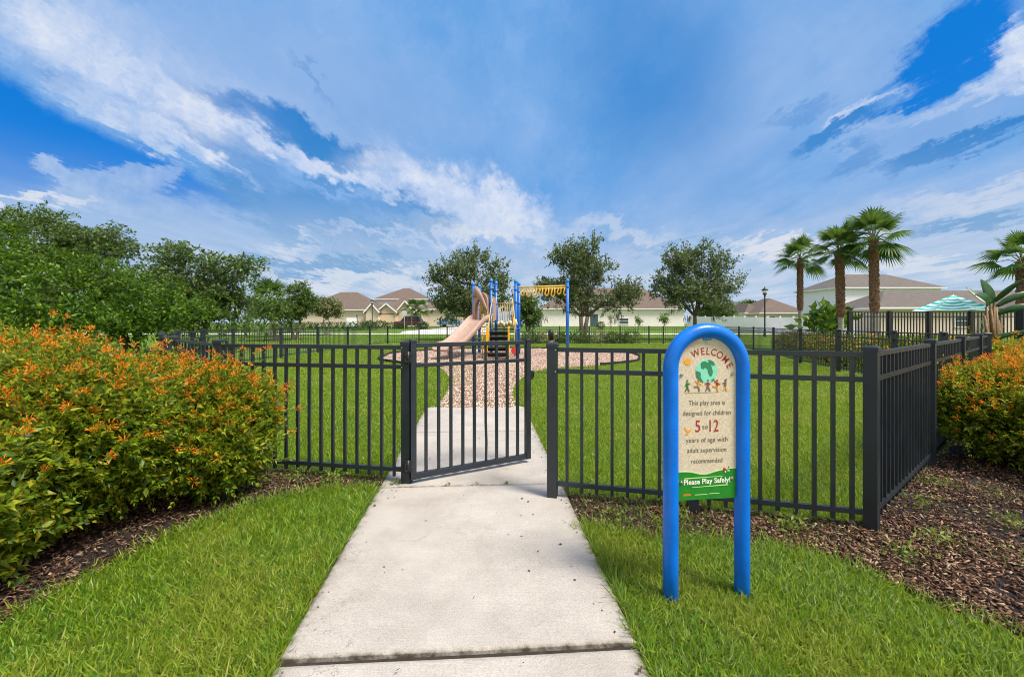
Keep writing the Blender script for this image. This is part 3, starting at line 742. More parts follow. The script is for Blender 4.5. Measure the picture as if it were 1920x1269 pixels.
# ------------------------------------------------------------------ welcome sign
def text_obj(s, size, mat_, parent, loc, rot=0, width=None, name='lettering', offset=0., extr=.0003, sx=1.0, shear=0, height=None):
    c = bpy.data.curves.new('t', 'FONT'); c.body = s; c.size = size; c.align_x = 'CENTER'; c.align_y = 'CENTER'
    c.extrude = extr; c.offset = offset; c.shear = shear; c.space_character = 1.05; c.resolution_u = 6
    t = bpy.data.objects.new('t', c); COL.objects.link(t)
    bpy.context.view_layer.update()
    dg = bpy.context.evaluated_depsgraph_get()
    me = bpy.data.meshes.new_from_object(t.evaluated_get(dg)); me.name = name
    bpy.data.objects.remove(t); bpy.data.curves.remove(c)
    co = np.empty(len(me.vertices)*3); me.vertices.foreach_get('co', co); co = co.reshape(-1, 3)
    cx = (co[:, 0].min()+co[:, 0].max())/2; cy = (co[:, 1].min()+co[:, 1].max())/2; w = np.ptp(co[:, 0])
    k = width/w if width else sx
    x = (co[:, 0]-cx)*k; y = (co[:, 1]-cy)*((height/np.ptp(co[:, 1])) if height else 1); 
    ca, sa = math.cos(R(rot)), math.sin(R(rot))
    X = x*ca-y*sa; Z = x*sa+y*ca
    out = np.stack([X+loc[0], -co[:, 2]+loc[1], Z+loc[2]], 1)
    me.vertices.foreach_set('co', out.astype(np.float32).ravel()); me.materials.clear(); me.materials.append(mat_); me.update()
    o = bpy.data.objects.new(name, me); COL.objects.link(o); o.parent = parent
    return o
def build_sign():
    k = .00270; cx = .9925
    r = empty('welcome_sign', (cx, 2.175, 0), R(7), 'playground welcome sign in a tall blue tube arch standing on the right grass', 'sign')
    half = .194; rad = .0375
    m = MB(); pts = []
    top = EYE+.004-rad; zc = top-half
    pts += [(-half, 0, -.25), (-half, 0, .2), (-half, 0, .6), (-half, 0, zc-.02)]
    for i in range(0, 25): t = math.pi-math.pi*i/24; pts.append((half*math.cos(t), 0, zc+half*math.sin(t)))
    pts += [(half, 0, zc-.02), (half, 0, .6), (half, 0, .2), (half, 0, -.25)]
    m.tube(pts, rad, 28); fr_ = m.build('frame', M['blue'], r)
    tagmat = mat('sign_face', (.60, .50, .37), .6, .22, 130, detail=8)
    g = NT(tagmat.node_tree)
    X = lambda px: (px-1326.5)*k
    Z = lambda py: EYE-(py-607)*k
    # panel: straight sides, arched top
    hw = .1605; ztop = Z(628); zb = Z(937); rr = .118
    outline = [(-hw, zb), (hw, zb), (hw, Z(700))]
    n = 16
    for i in range(1, n): t = math.pi*i/n; outline.append((hw*math.cos(t), Z(700)+(ztop-Z(700))*math.sin(t)**.92))
    outline.append((-hw, Z(700)))
    m = MB(); m.plate(outline[::-1], .006, -.004); pn = m.build('panel', tagmat, r)
    F0 = -.0046
    # green foot with a wave
    green = mat('sign_green', (.012, .20, .015), .5, .15, 30); lime = mat('sign_lime', (.50, .68, .30), .5); whit = mat('sign_white', (.78, .80, .70), .5)
    dark = mat('sign_dark_print', (.15, .125, .09), .6); redp = mat('sign_red_print', (.36, .03, .02), .6); orng = mat('sign_orange', (.80, .33, .015), .5)
    sea = mat('sign_sea', (.22, .62, .45), .5, .1, 60); land = mat('sign_land', (.03, .20, .10), .5)
    def wave(px):
        t = (px-1267)/119
        return 884.5+8*math.exp(-((t-.45)/.20)**2)-2*math.sin(t*3.1)+(-3.0 if t > .7 else 0)*smooth(.7, .95, t)
    wx = [1267.2+118.6*i/24 for i in range(25)]
    m = MB()
    for a, b_ in zip(wx[:-1], wx[1:]):
        m.plate([(X(a), Z(936.8)), (X(b_), Z(936.8)), (X(b_), Z(wave(b_))), (X(a), Z(wave(a)))][::-1], F0+.0008, F0-.0002)
    m.build('green_band', green, pn)
    m = MB()
    for a, b_ in zip(wx[:-1], wx[1:]):
        m.plate([(X(a), Z(wave(a))), (X(b_), Z(wave(b_))), (X(b_), Z(wave(b_)-1.6)), (X(a), Z(wave(a)-1.6))][::-1], F0+.0008, F0-.0005)
    m.build('wave_line', lime, pn)
    m = MB(); 
    m.plate([(X(1281), Z(897.6)), (X(1358), Z(895)), (X(1358), Z(894.2)), (X(1281), Z(895.6))][::-1], F0, F0-.0007)
    m.plate([(X(1296), Z(914)), (X(1368), Z(912.2)), (X(1368), Z(910.4)), (X(1296), Z(913.2))][::-1], F0, F0-.0007)
    m.plate([(X(1302), Z(928.3)), (X(1327), Z(928.0)), (X(1327), Z(926.9)), (X(1302), Z(927.2))][::-1], F0, F0-.0007)
    m.plate([(X(1330), Z(927.4)), (X(1351), Z(927.0)), (X(1351), Z(926)), (X(1330), Z(926.3))][::-1], F0, F0-.0007)
    m.build('underline', lime, pn)
    m = MB(); m.plate([(X(1279), Z(929)), (X(1294), Z(928.6)), (X(1294), Z(925.6)), (X(1279), Z(925.6))][::-1], F0, F0-.0008); m.build('maker_mark', mat('sign_mark', (.62, .16, .02), .5), pn)
    # arched greeting
    for ch, x, y, ro, sx in (('W', 1303.2, 662, 22, 1.0), ('E', 1317.8, 658.4, 6, 1.05), ('L', 1328.8, 658.6, -6, 1.05), ('C', 1339.8, 660.2, -16, 1.05), ('O', 1352.2, 665.6, -30, 1.05), ('M', 1363.8, 674.2, -43, 1.0), ('E', 1372.2, 686., -60, 1.0)):
        o = text_obj(ch, .050, redp, pn, (X(x), F0-.0006, Z(y)), ro, sx=sx*.88, offset=.0001)
    for s, y, w, h in (('This play area is', 756.5, .196, None), ('designed for children', 775.5, .258, None), ('years of age with', 826, .224, None), ('adult supervision', 845.2, .212, None), ('recommended', 864, .168, None)):
        text_obj(s, .0345, dark, pn, (X(1326), F0-.0006, Z(y)), 0, width=w, offset=-.0002)
    text_obj('5', .085, redp, pn, (X(1307.5), F0-.0006, Z(799)), 0, sx=.78, offset=.0003)
    text_obj('to', .034, dark, pn, (X(1322.2), F0-.0006, Z(801)), 0)
    text_obj('12', .085, redp, pn, (X(1340.2), F0-.0006, Z(799)), 0, sx=.72, offset=.0003)
    text_obj('Please Play Safely!', .036, whit, pn, (X(1326.3), F0-.0012, Z(904)), 1.2, width=.252, offset=.0009)
    # globe
    def disc(cx_, cy_, rx, ry, m_, nm, dz=0, n_=28):
        b = MB(); b.plate([(X(cx_)+rx*k*math.cos(2*math.pi*i/n_), Z(cy_)+ry*k*math.sin(2*math.pi*i/n_)) for i in range(n_)][::-1], F0+.0005, F0-.0006-dz); return b.build(nm, m_, pn)
    disc(1325.3, 696, 22, 22, sea, 'globe')
    def poly(pts_, m_, nm, dz=.0006):
        b = MB(); b.plate([(X(1240+a/7.93), Z(620+c/7.93)) for a, c in pts_][::-1], F0+.0002, F0-.0006-dz); return b.build(nm, m_, pn)
    b = MB()
    for pp in ([(578, 500), (590, 560), (625, 572), (655, 548), (690, 578), (702, 640), (728, 682), (760, 672), (776, 620), (762, 568), (742, 500), (728, 474), (690, 476), (650, 454), (600, 464)],
               [(690, 438), (740, 436), (790, 468), (808, 512), (776, 524), (736, 494), (714, 470)],
               [(508, 596), (556, 608), (584, 634), (578, 690), (610, 742), (622, 772), (560, 745), (520, 690), (503, 640)],
               [(752, 730), (790, 714), (806, 728), (762, 764)]):
        b.plate([(X(1240+a/7.93), Z(620+c/7.93)) for a, c in pp][::-1], F0+.0002, F0-.0014)
    b.build('continents', land, pn)
    # sun with rays
    b = MB(); b.plate([(X(1286.8)+6*k*math.cos(2*math.pi*i/20), Z(678)+6*k*math.sin(2*math.pi*i/20)) for i in range(20)][::-1], F0, F0-.0008)
    for i in range(12):
        t = 2*math.pi*i/12; r0, r1 = 7.4*k, 10.6*k; w = .0016
        c0 = (X(1286.8)+r0*math.cos(t), Z(678)+r0*math.sin(t)); c1 = (X(1286.8)+r1*math.cos(t), Z(678)+r1*math.sin(t)); nx, nz = -math.sin(t)*w, math.cos(t)*w
        b.plate([(c0[0]+nx, c0[1]+nz), (c0[0]-nx, c0[1]-nz), (c1[0], c1[1])], F0, F0-.0006)
    b.build('printed_sun', orng, pn)
    # five running children, as flat prints
    kids = [(1286.5, green, dark, 0), (1309, orng, dark, 1), (1327.5, redp, dark, 2), (1346.5, redp, orng, 1), (1363, dark, orng, 3)]
    for (kx, top_, leg_, pose) in kids:
        def seg(b, x0, y0, x1, y1, w):
            dx, dy = x1-x0, y1-y0; L = math.hypot(dx, dy); nx, ny = -dy/L*w, dx/L*w
            pts_ = [(X(x0+nx), Z(y0+ny)), (X(x1+nx*.7), Z(y1+ny*.7)), (X(x1-nx*.7), Z(y1-ny*.7)), (X(x0-nx), Z(y0-ny))]
            area = sum(pts_[i][0]*pts_[(i+1) % 4][1]-pts_[(i+1) % 4][0]*pts_[i][1] for i in range(4))
            b.plate(pts_ if area < 0 else pts_[::-1], F0, F0-.0022)
        b = MB(); seg(b, kx, 717.5, kx, 726, 2.3)
        ar = [((-4.5, 723), (6, 719)), ((-6, 714), (6.5, 721)), ((-5.5, 720), (5.5, 720)), ((-5.5, 719), (2.5, 711)), ((-6, 714), (5.5, 721))][(pose if pose < 4 else 0)]
        for ax, ay in ar: seg(b, kx, 719, kx+ax, ay, .9)
        b.build('printed_child_shirt', top_, pn)
        b = MB()
        lg = [((-4, 734), (4, 734)), ((-9, 724.5), (1.5, 734.5)), ((-4.5, 734), (5, 733.5)), ((-4, 733), (3, 734))][pose]
        for ax, ay in lg: seg(b, kx, 725.5, kx+ax, ay, 1.25)
        b.build('printed_child_legs', leg_, pn)
        disc(kx, 713.8, 1.9, 2.1, dark if pose != 1 else mat('sign_skin', (.30, .13, .06), .6), 'printed_child_head', .0014, 12)
    b = MB(); b.plate([(X(1282), Z(737)), (X(1350), Z(736.2)), (X(1350), Z(735.7)), (X(1282), Z(736.5))][::-1], F0, F0-.0006); b.build('ground_line', mat('sign_brown', (.30, .17, .08), .6), pn)
    # butterfly and the small flowers on the wave
    b = MB()
    for pp in ([(1286, 810), (1280, 803), (1281, 800), (1287, 806)], [(1287, 808), (1293, 804), (1294, 808), (1289, 812)], [(1285, 811), (1282, 814), (1289, 815), (1289, 811)]):
        b.plate([(X(a), Z(c)) for a, c in pp], F0, F0-.0007)
    b.build('printed_butterfly', orng, pn)
    disc(1361, 883, 3.2, 4, redp, 'printed_flower', .001, 10); disc(1370, 878, 1.4, 1.4, redp, 'printed_flower', .001, 10); disc(1369.5, 884.6, 3, 1.8, sea, 'printed_flower', .0008, 10); disc(1363, 886.5, 1.6, 1.4, whit, 'printed_flower', .0014, 10)
    # bolts
    for (bx, by) in ((1326.5, 641), (1275.5, 702), (1377.5, 701), (1275, 903), (1376.5, 899)):
        b = MB(); c = (X(bx), F0, Z(by))
        b.tube([(c[0], F0-.0, c[2]), (c[0], F0-.0035, c[2])], .0085, 16); b.tube([(c[0], F0-.0035, c[2]), (c[0], F0-.008, c[2])], [.0065, .003], 6, sm=False)
        b.build('bolt', M['steel'], r)
    b = MB(); b.box((0, .0, Z(625)-.012), (.045, .02, .045)); b.build('bracket', M['bluecap'], r, bevel=.003)
    for (bx, by) in ((1275.5, 702), (1377.5, 701), (1275, 903), (1376.5, 899)):
        b = MB(); sx = -1 if bx < 1326 else 1; b.box((sx*(hw+.003), .012, Z(by)), (.05, .012, .035)); b.build('bracket', M['black'], r)
build_sign()

# ------------------------------------------------------------------ playground set
def build_play():
    r = empty('play_structure', (-.4, 18.9, 0), 0, 'blue and yellow climbing frame with tan slide on the wood chips', 'playground set')
    O = Vector((-.4, 18.9, 0))
    def loc(x, y, z=0): return Vector((x, y, z))-O
    posts = {'A': (-1.75, 19.3), 'B': (-.91, 18.7), 'C': (-.74, 19.85), 'A2': (-1.55, 20.3), 'D': (.16, 18.3), 'D2': (.31, 19.4), 'E': (2.34, 18.0), 'E2': (2.475, 19.05)}
    topz = {'A': 3.15, 'B': 3.25, 'C': 3.25, 'A2': 3.15, 'D': 3.18, 'D2': 3.18, 'E': 3.18, 'E2': 3.18}
    for kx, (x, y) in posts.items():
        m = MB(); c = loc(x, y); tz = topz[kx]
        m.lathe(c, [(.068, -.15), (.068, tz)], 18); o = m.build('post', M['playblue'], r)
        m = MB(); m.lathe(c, [(.076, tz-.05), (.080, tz), (.070, tz+.05), (.045, tz+.09), (.012, tz+.11)], 18); m.build('cap', M['bluecap'], o)
        for z in ((1.15, 2.3, tz-.35) if kx not in ('E', 'E2') else (1.9, tz-.25)):
            m = MB(); m.lathe(c, [(.084, z-.03), (.084, z+.03)], 18); m.build('clamp', M['playblue'], o)
        if kx in ('B', 'C'):
            m = MB()
            for z in (2.95, 2.7, 2.55): m.box(c+Vector((.09, -.05, z)), (.07, .05, .05))
            m.build('bracket', M['steel'], o)
    def deckm(keys, z):
        m = MB(); m.prism([tuple(loc(*posts[k])[:2]) for k in keys], z-.06, z)
        m.build('deck', M['deck'], r)
    deckm(['A', 'B', 'C', 'A2'], 1.50); deckm(['B', 'D', 'D2', 'C'], 1.16)
    # slide
    path = [(-1.31, 19.05, 1.56), (-1.40, 18.86, 1.56), (-1.54, 18.58, 1.46), (-1.80, 18.10, 1.13), (-2.06, 17.62, .80), (-2.27, 17.22, .57), (-2.46, 16.86, .46), (-2.66, 16.45, .42), (-2.74, 16.30, .40)]
    hw = .40; hs = .21; th = .035
    prof = [(-hw-th, hs), (-hw, hs), (-hw+.03, .03), (-hw+.10, 0), (0, -.01), (hw-.10, 0), (hw-.03, .03), (hw, hs), (hw+th, hs), (hw+.03, -.04), (hw-.08, -.09), (-hw+.08, -.09), (-hw-.03, -.04)]
    # resample smoothly
    pp = []
    P_ = [Vector(p) for p in path]
    for i in range(len(P_)-1):
        p0, p1, p2, p3 = P_[max(i-1, 0)], P_[i], P_[i+1], P_[min(i+2, len(P_)-1)]
        for s_ in range(5):
            t = s_/5; pp.append(.5*((2*p1)+(-p0+p2)*t+(2*p0-5*p1+4*p2-p3)*t*t+(-p0+3*p1-3*p2+p3)*t**3))
    pp.append(P_[-1]); m = MB(); vs = []; n = len(prof)
    for i, p in enumerate(pp):
        d = (pp[min(i+1, len(pp)-1)]-pp[max(i-1, 0)]); d.normalize(); sx = d.cross(Vector((0, 0, 1))).normalized(); up = sx.cross(d)
        e = i/(len(pp)-1); ks = 1 if e < .85 else 1-.5*(e-.85)/.15
        fl_ = 1.0+.15*max(0, 1-e*6)
        for (a, c) in prof: vs.append(p-O+sx*a*fl_+up*(c*(ks if c > .1 else 1)))
    fs = [(i*n+k2, i*n+(k2+1) % n, (i+1)*n+(k2+1) % n, (i+1)*n+k2) for i in range(len(pp)-1) for k2 in range(n)]
    fs += [list(range(n))[::-1], [(len(pp)-1)*n+k2 for k2 in range(n)]]
    m.add(vs, fs, 0, True); m.build('slide', M['tan'], r)
    m = MB(); m.bar(loc(-2.50, 16.80, 0), loc(-2.50, 16.80, .38), .06, .06); m.bar(loc(-2.0, 17.72, 0), loc(-2.0, 17.72, .72), .05, .05); m.build('slide_foot', M['tan'], r)
    # slide hood between posts A and B
    ax, bx = loc(*posts['A']), loc(*posts['B']); dv = (bx-ax); L = dv.length; dv.normalize(); nv = Vector((dv.y, -dv.x, 0))
    def hood(a, z, off): return ax+dv*a+nv*off+Vector((0, 0, z))
    outer = []; inner = []
    for i in range(17):
        t = math.pi*i/16
        outer.append((L/2-(L/2-.09)*math.cos(t), 2.28+.48*max(0, math.sin(t))**.8)); inner.append((L/2-(L/2-.22)*math.cos(t), 1.95+.52*math.sin(t)))
    outer = [(.09, 1.50)]+outer+[(L-.09, 1.50)]; inner = [(.22, 1.50)]+inner+[(L-.22, 1.50)]
    vs = []
    for off in (-.05, .16):
        vs += [hood(a, z, off) for a, z in outer]+[hood(a, z, off) for a, z in inner]
    n = len(outer); m = MB(); fs = []
    for i in range(n-1):
        fs += [(i, i+1, n+i+1, n+i), (2*n+i, 3*n+i, 3*n+i+1, 2*n+i+1), (i, 2*n+i, 2*n+i+1, i+1), (n+i, n+i+1, 3*n+i+1, 3*n+i)]
    m.add(vs, fs); m.build('slide_hood', M['tan'], r)
    # tan swoosh canopy reaching forward over the slide mouth
    m = MB(); vs = []
    for i in range(9):
        t = i/8; c = hood(L*.12+L*.80*t, 2.30+.62*math.sin(math.pi*(.18+.62*t))-.75*t**2.2, .20+.16*math.sin(math.pi*t))
        w = .10+.12*math.sin(math.pi*t)
        vs += [c+Vector((0, 0, w)), c-Vector((0, 0, w)), c-Vector((0, 0, w))-nv*.05, c+Vector((0, 0, w))-nv*.05]
    m.add(vs, [(i*4+k2, i*4+(k2+1) % 4, i*4+4+(k2+1) % 4, i*4+4+k2) for i in range(8) for k2 in range(4)]+[(0, 1, 2, 3), (35, 34, 33, 32)], 0, True); m.build('hood_canopy', M['tan'], r)
    m = MB(); m.tube([hood(L*.42, 1.5, .02), hood(L*.42, 2.36, .02)], .02, 8); m.tube([hood(.12, 2.0, .02), hood(L-.12, 2.0, .02)], .018, 8); m.build('hood_bar', M['yellow'], r)
    m = MB(); b0, c0 = loc(*posts['B']), loc(*posts['C']); a0, a2 = loc(*posts['A']), loc(*posts['A2'])
    m.bar(b0.lerp(c0, .08)+Vector((0, 0, 2.05)), b0.lerp(c0, .92)+Vector((0, 0, 2.05)), .05, 1.02); m.bar(a0.lerp(a2, .1)+Vector((0, 0, 2.05)), a0.lerp(a2, .9)+Vector((0, 0, 2.05)), .05, 1.02); m.build('side_panel', M['tan'], r)
    # yellow barriers
    def barrier(p, q, z0, z1, n_, nm='barrier', rr=.018):
        m = MB(); p = loc(*posts[p]); q = loc(*posts[q]); d = (q-p).normalized(); a = p+d*.09; b2 = q-d*.09
        for z in (z0, z1): m.tube([a+Vector((0, 0, z)), b2+Vector((0, 0, z))], rr*1.3, 8)
        for i in range(n_): c = a.lerp(b2, i/(n_-1)); m.tube([c+Vector((0, 0, z0)), c+Vector((0, 0, z1))], rr, 6)
        m.build(nm, M['yellow'], r)
    barrier('C', 'D2', 1.25, 2.32, 9); barrier('A2', 'C', 1.6, 2.5, 8)
    # moulded cream panel low on the back barrier
    m = MB(); p = loc(*posts['C']); q = loc(*posts['D2'])
    for i in range(7):
        c = p.lerp(q, .12+.76*i/6)+Vector((0, -.06, 1.36+.06*math.sin(i*2.1))); m.lathe(c, [(.03, -.10), (.085, -.06), (.095, .02), (.07, .09), (.02, .12)], 10)
    m.bar(p.lerp(q, .06)+Vector((0, -.04, 1.24)), p.lerp(q, .94)+Vector((0, -.04, 1.24)), .04, .09); m.build('play_panel', M['cream'], r)
    # steps
    for s_ in (-.99, -.13):
        m = MB(); m.bar(loc(s_, 18.25, 1.16), loc(s_, 16.35, .10), .05, .14); m.build('stringer', M['yellowd'], r)
        m = MB(); m.bar(loc(s_, 16.9, 0), loc(s_, 16.9, 1.22), .07, .15, up=(0, 1, 0)); m.tube([loc(s_, 16.9, 1.22), loc(s_+.0, 16.9, 1.27)], [.075, .03], 8)
        m.build('step_post', M['yellowd'], r)
    for i in range(5):
        t = (i+.5)/5.; y = 18.2-1.85*t; z = 1.12-1.0*t+.02
        m = MB(); m.box(loc(-.56, y, z), (.80, .30, .05)); m.box(loc(-.56, y+.14, z-.09), (.80, .02, .14)); m.build('step', M['deck'], r)
    m = MB()
    for i in range(5): m.tube([loc(-.97, 16.92, .35+i*.19), loc(-1.20, 17.2, .35+i*.19)], .016, 8)
    m.tube([loc(-1.20, 17.2, 0), loc(-1.20, 17.2, 1.2)], .022, 8); m.build('rung_ladder', M['yellowd'], r)
    for s_, tx in ((-.84, 1), (.02, -1)):
        m = MB(); m.tube([loc(s_, 18.35, 2.35), loc(s_+.02*tx, 18.15, 2.45), loc(s_-.05*tx, 17.75, 2.0), loc(s_-.08*tx, 17.3, 1.55), loc(s_-.10*tx, 17.0, 1.3), loc(s_-.08*tx, 16.95, .9), loc(s_-.08*tx, 17.0, .4)], .02, 8); m.build('handrail', M['yellow'], r)
        m = MB(); m.tube([loc(s_, 18.35, 1.2), loc(s_, 18.2, 1.8), loc(s_-.04*tx, 17.8, 1.55), loc(s_, 17.9, 1.2)], .016, 8); m.build('handrail', M['yellow'], r)
    # red and white wheel panel by the steps
    m = MB(); m.tube([loc(.10, 17.0, .30), loc(.10, 16.95, .30)], .14, 16); m.build('wheel_toy', M['red'], r)
    m = MB(); m.tube([loc(.06, 17.1, .58), loc(.36, 17.25, .58)], .05, 10); m.build('hand_wheel', M['deck'], r)
    m = MB(); m.lathe(loc(.16, 18.22, 1.45), [(.02, -.12), (.05, -.1), (.06, 0), (.05, .1), (.02, .12)], 10); m.build('bubble', M['cream'], r)
    # ring ladder
    for (p, q) in (('D', 'E'), ('D2', 'E2')):
        m = MB(); m.tube([loc(*posts[p], 2.92), loc(*posts[q], 2.98)], .032, 10); m.build('overhead_rail', M['yellow'], r)
    for i in range(8):
        t = (i+.8)/8.2; a = loc(*posts['D'], 2.92).lerp(loc(*posts['E'], 2.98), t); b2 = loc(*posts['D2'], 2.92).lerp(loc(*posts['E2'], 2.98), t)
        m = MB(); m.tube([a, b2], .014, 6)
        for s2 in (.28, .72):
            c = a.lerp(b2, s2); tl = .30+.05*((i*7) % 3)
            m.tube([c, c+Vector((-.07, 0, -tl*.8)), c+Vector((-.03, 0, -tl)), c+Vector((.03, 0, -tl)), c+Vector((.09, 0, -tl*.8)), c+Vector((.10, 0, -.01))], .015, 6)
        m.build('hanging_ring', M['yellowd' if i > 3 else 'yellow'], r)
    # climber of green bars under the slide platform
    m = MB()
    for i in range(5): m.tube([loc(-1.66, 19.24, .25+i*.24), loc(-1.0, 18.78, .25+i*.24)], .018, 8)
    m.build('climber', M['yellow'], r)
build_play()

def build_bollard():
    x, y = PX(1033, 12.), 12.
    r = empty('bollard', (x, y, -.03), 0, 'short weathered brown post with black cap standing on the lawn behind the fence', 'post')
    m = MB(); m.lathe((0, 0, 0), [(.075, -.1), (.07, .95)], 12); m.build('shaft', M['brownpost'], r)
    m = MB(); m.lathe((0, 0, 0), [(.078, .95), (.078, 1.16), (.06, 1.22), (.02, 1.24)], 12); m.build('cap', M['black'], r)
build_bollard()

# ------------------------------------------------------------------ flowering shrubs
def firebush(x, y, lobes, n, label, group, seed, flower=.16, leaf=.054, name='flowering_shrub', whorls=6, sp=.030):
    """lobes: (dx, dy, z, rx, ry, rz)"""
    rng = np.random.default_rng(seed)
    root = empty(name, (x, y, -.03+hgt(y)), 0, label, 'shrub', group)
    Lb = np.array(lobes, float)
    area = Lb[:, 3]*Lb[:, 5]; k = rng.choice(len(Lb), n*3, p=area/area.sum())
    d = unit(rng.normal(size=(n*3, 3))+np.array([0, -.25, .35]))
    c = Lb[k, :3]; rad = Lb[k, 3:]
    wob = 1+.10*np.sin(d[:, 0]*7+k)*np.cos(d[:, 2]*6+d[:, 1]*5)
    depth = 1-np.abs(rng.normal(size=n*3))*.13
    p = c+d*rad*(wob*depth)[:, None]
    ok = p[:, 2] > .04
    for j in range(len(Lb)):      # keep the outer skin of the whole
        q = (p-Lb[j, :3])/Lb[j, 3:]; ok &= ~((np.linalg.norm(q, axis=1) < .80) & (k != j))
    p = p[ok][:n]; d = d[ok][:n]; depth = depth[ok][:n]; m_ = len(p)
    nrm = unit(d/np.maximum(Lb[k[ok][:n], 3:], .2)*.5+d)
    sd = unit(nrm*.75+np.array([0, 0, .65])+rng.normal(size=(m_, 3))*.35)
    ln = rng.uniform(.6, 1.35, m_)*np.where(rng.random(m_) < .05, 1.9, 1)
    # leaves: whorls of three along each shoot, larger lower down
    LP, LD, LS = [], [], []
    u = unit(np.cross(sd, rng.normal(size=(m_, 3)))); v = np.cross(sd, u)
    for w in range(whorls):
        base = p+sd*(w*sp*ln)[:, None]; ph = rng.uniform(0, 6.28, m_)
        size = leaf*(1.12-.12*w)*rng.uniform(.7, 1.25, m_)
        for t in range(3):
            a = ph+t*2.094+rng.normal(size=m_)*.25
            ld = (u*np.cos(a)[:, None]+v*np.sin(a)[:, None])*(.95-.10*w)+sd*(.25+.16*w)+np.array([0, 0, -.10])
            LP.append(base); LD.append(ld); LS.append(size)
    LP = np.concatenate(LP); LD = np.concatenate(LD); LS = np.concatenate(LS)
    # loose inner leaves so the bush is not hollow
    ni = n*3; k2 = rng.choice(len(Lb), ni, p=area/area.sum()); dd = unit(rng.normal(size=(ni, 3)))
    ip = Lb[k2, :3]+dd*Lb[k2, 3:]*(rng.uniform(.25, .85, ni)**.5)[:, None]; g_ = ip[:, 2] > .08; ip = ip[g_]; 
    LP = np.concatenate([LP, ip]); LD = np.concatenate([LD, rng.normal(size=(len(ip), 3))]); LS = np.concatenate([LS, rng.uniform(.8, 1.4, len(ip))*leaf])
    g2 = LP[:, 2] > .015; LP, LD, LS = LP[g2], LD[g2], LS[g2]
    V, F = stamp(LEAF_T, LEAF_F, LP, LD, LS, rng, rng.uniform(.8, 1.25, len(LP)), flat=.5)
    np_build('foliage', V, F, M['fire'], root)
    # flowers: sprays of slender tubes at the shoot tips, most of them on the sunny top
    prob = flower*np.clip(.08+1.9*(p[:, 2]/(Lb[:, 2]+Lb[:, 5]).max()-.35), .07, 1.6)*(depth > .88)
    s_ = rng.random(m_) < prob; tp = p[s_]+sd[s_]*(whorls*sp*ln[s_]*.95)[:, None]; td = sd[s_]
    FP, FD, FS, FW = [], [], [], []
    for _ in range(15):
        jit = rng.normal(size=tp.shape)
        FP.append(tp+jit*.009); FD.append(td*.75+jit*.75+np.array([0, 0, .15])); FS.append(rng.uniform(.018, .033, len(tp)) * (1+0*jit[:, 0])); FW.append(np.full(len(tp), 1.))
    T = np.array([(-.045, 0, -.03), (.045, 0, -.03), (0, 0, .05), (-.10, .82, -.05), (.10, .82, -.05), (0, .82, .10), (0, 1.0, 0)], float)
    Ff = np.array([(0, 1, 4, 3), (1, 2, 5, 4), (2, 0, 3, 5)])
    V, F = stamp(T, Ff, np.concatenate(FP), np.concatenate(FD), np.concatenate(FS), rng)
    np_build('flowers', V, F, M['fireflower'], root)['kind'] = 'stuff'
    # woody stems
    m = MB(); rr = random.Random(seed)
    for (dx, dy, z, rx, ry, rz) in lobes:
        for _ in range(7):
            a = rr.uniform(0, 6.28); q = rr.uniform(.35, .8)
            e = Vector((dx+math.cos(a)*rx*q, dy+math.sin(a)*ry*q, z+rz*rr.uniform(-.1, .6))); b0 = Vector((dx*.75+rr.uniform(-.12, .12), dy*.75+rr.uniform(-.12, .12), -.02))
            m.tube([b0, b0.lerp(e, .45)+Vector((0, 0, .10)), e], [.014, .009, .004], 5)
    m.build('stems', M['stem'], root)
    return root
FB = 'orange flowering shrubs beside the fence'
firebush(-2.85, 1.72, [(-.15, 0, .50, .52, .62, .42), (-.75, .35, .60, .60, .70, .50), (.10, .05, .62, .42, .5, .30), (-.1, .55, .40, .42, .45, .36)], 2300, 'nearest orange flowering shrub at the lower left edge, over dark mulch', FB, 1, .15, .060)
firebush(-3.15, 2.95, [(0, 0, .62, .78, .80, .52), (-.75, .25, .72, .80, .8, .50), (.30, .25, .48, .52, .62, .38), (-.15, -.45, .42, .58, .5, .36), (.35, -.15, .70, .42, .4, .30)], 4600, 'large rounded orange flowering shrub filling the left, tallest of the left shrubs', FB, 2, .26)
firebush(-2.58, 3.50, [(.02, .0, .56, .52, .42, .40), (-.5, .1, .60, .55, .45, .42), (.25, -.12, .40, .34, .34, .30), (.26, .02, .62, .34, .26, .26)], 2500, 'orange flowering shrub pressed against the fence left of the gate, reaching between pickets', FB, 3, .28)
firebush(-5.0, 3.7, [(0, 0, .70, 1.0, 1.0, .56), (-.9, .6, .66, .9, .9, .56)], 2300, 'orange flowering shrub at the left edge behind the largest shrub, under green trees', FB, 4, .14)
firebush(5.05, 4.22, [(0, 0, .50, .72, .62, .42), (.35, -.35, .46, .70, .60, .42), (-.32, .1, .58, .40, .40, .26), (.5, .1, .66, .6, .5, .34), (.05, -.62, .30, .55, .40, .30)], 4000, 'orange flowering shrub against the side fence at the right edge, nearest on the right', FB, 5, .42)
firebush(6.9, 5.1, [(0, 0, .52, .75, .6, .44), (.6, .2, .58, .7, .7, .46)], 1700, 'orange flowering shrub at the right edge in the middle of the right row', FB, 6, .30)
firebush(8.6, 6.4, [(0, 0, .50, .8, .65, .48), (.9, .3, .52, .8, .8, .52)], 1500, 'orange flowering shrub at the end of the side fence below the broad leaved plant', FB, 7, .34)
firebush(10.5, 8.4, [(0, 0, .48, .8, .7, .56), (-1.1, .2, .48, .7, .7, .52)], 1200, 'orange flowering shrub behind the end of the side fence, before the pool fence', FB, 8, .30, .075)

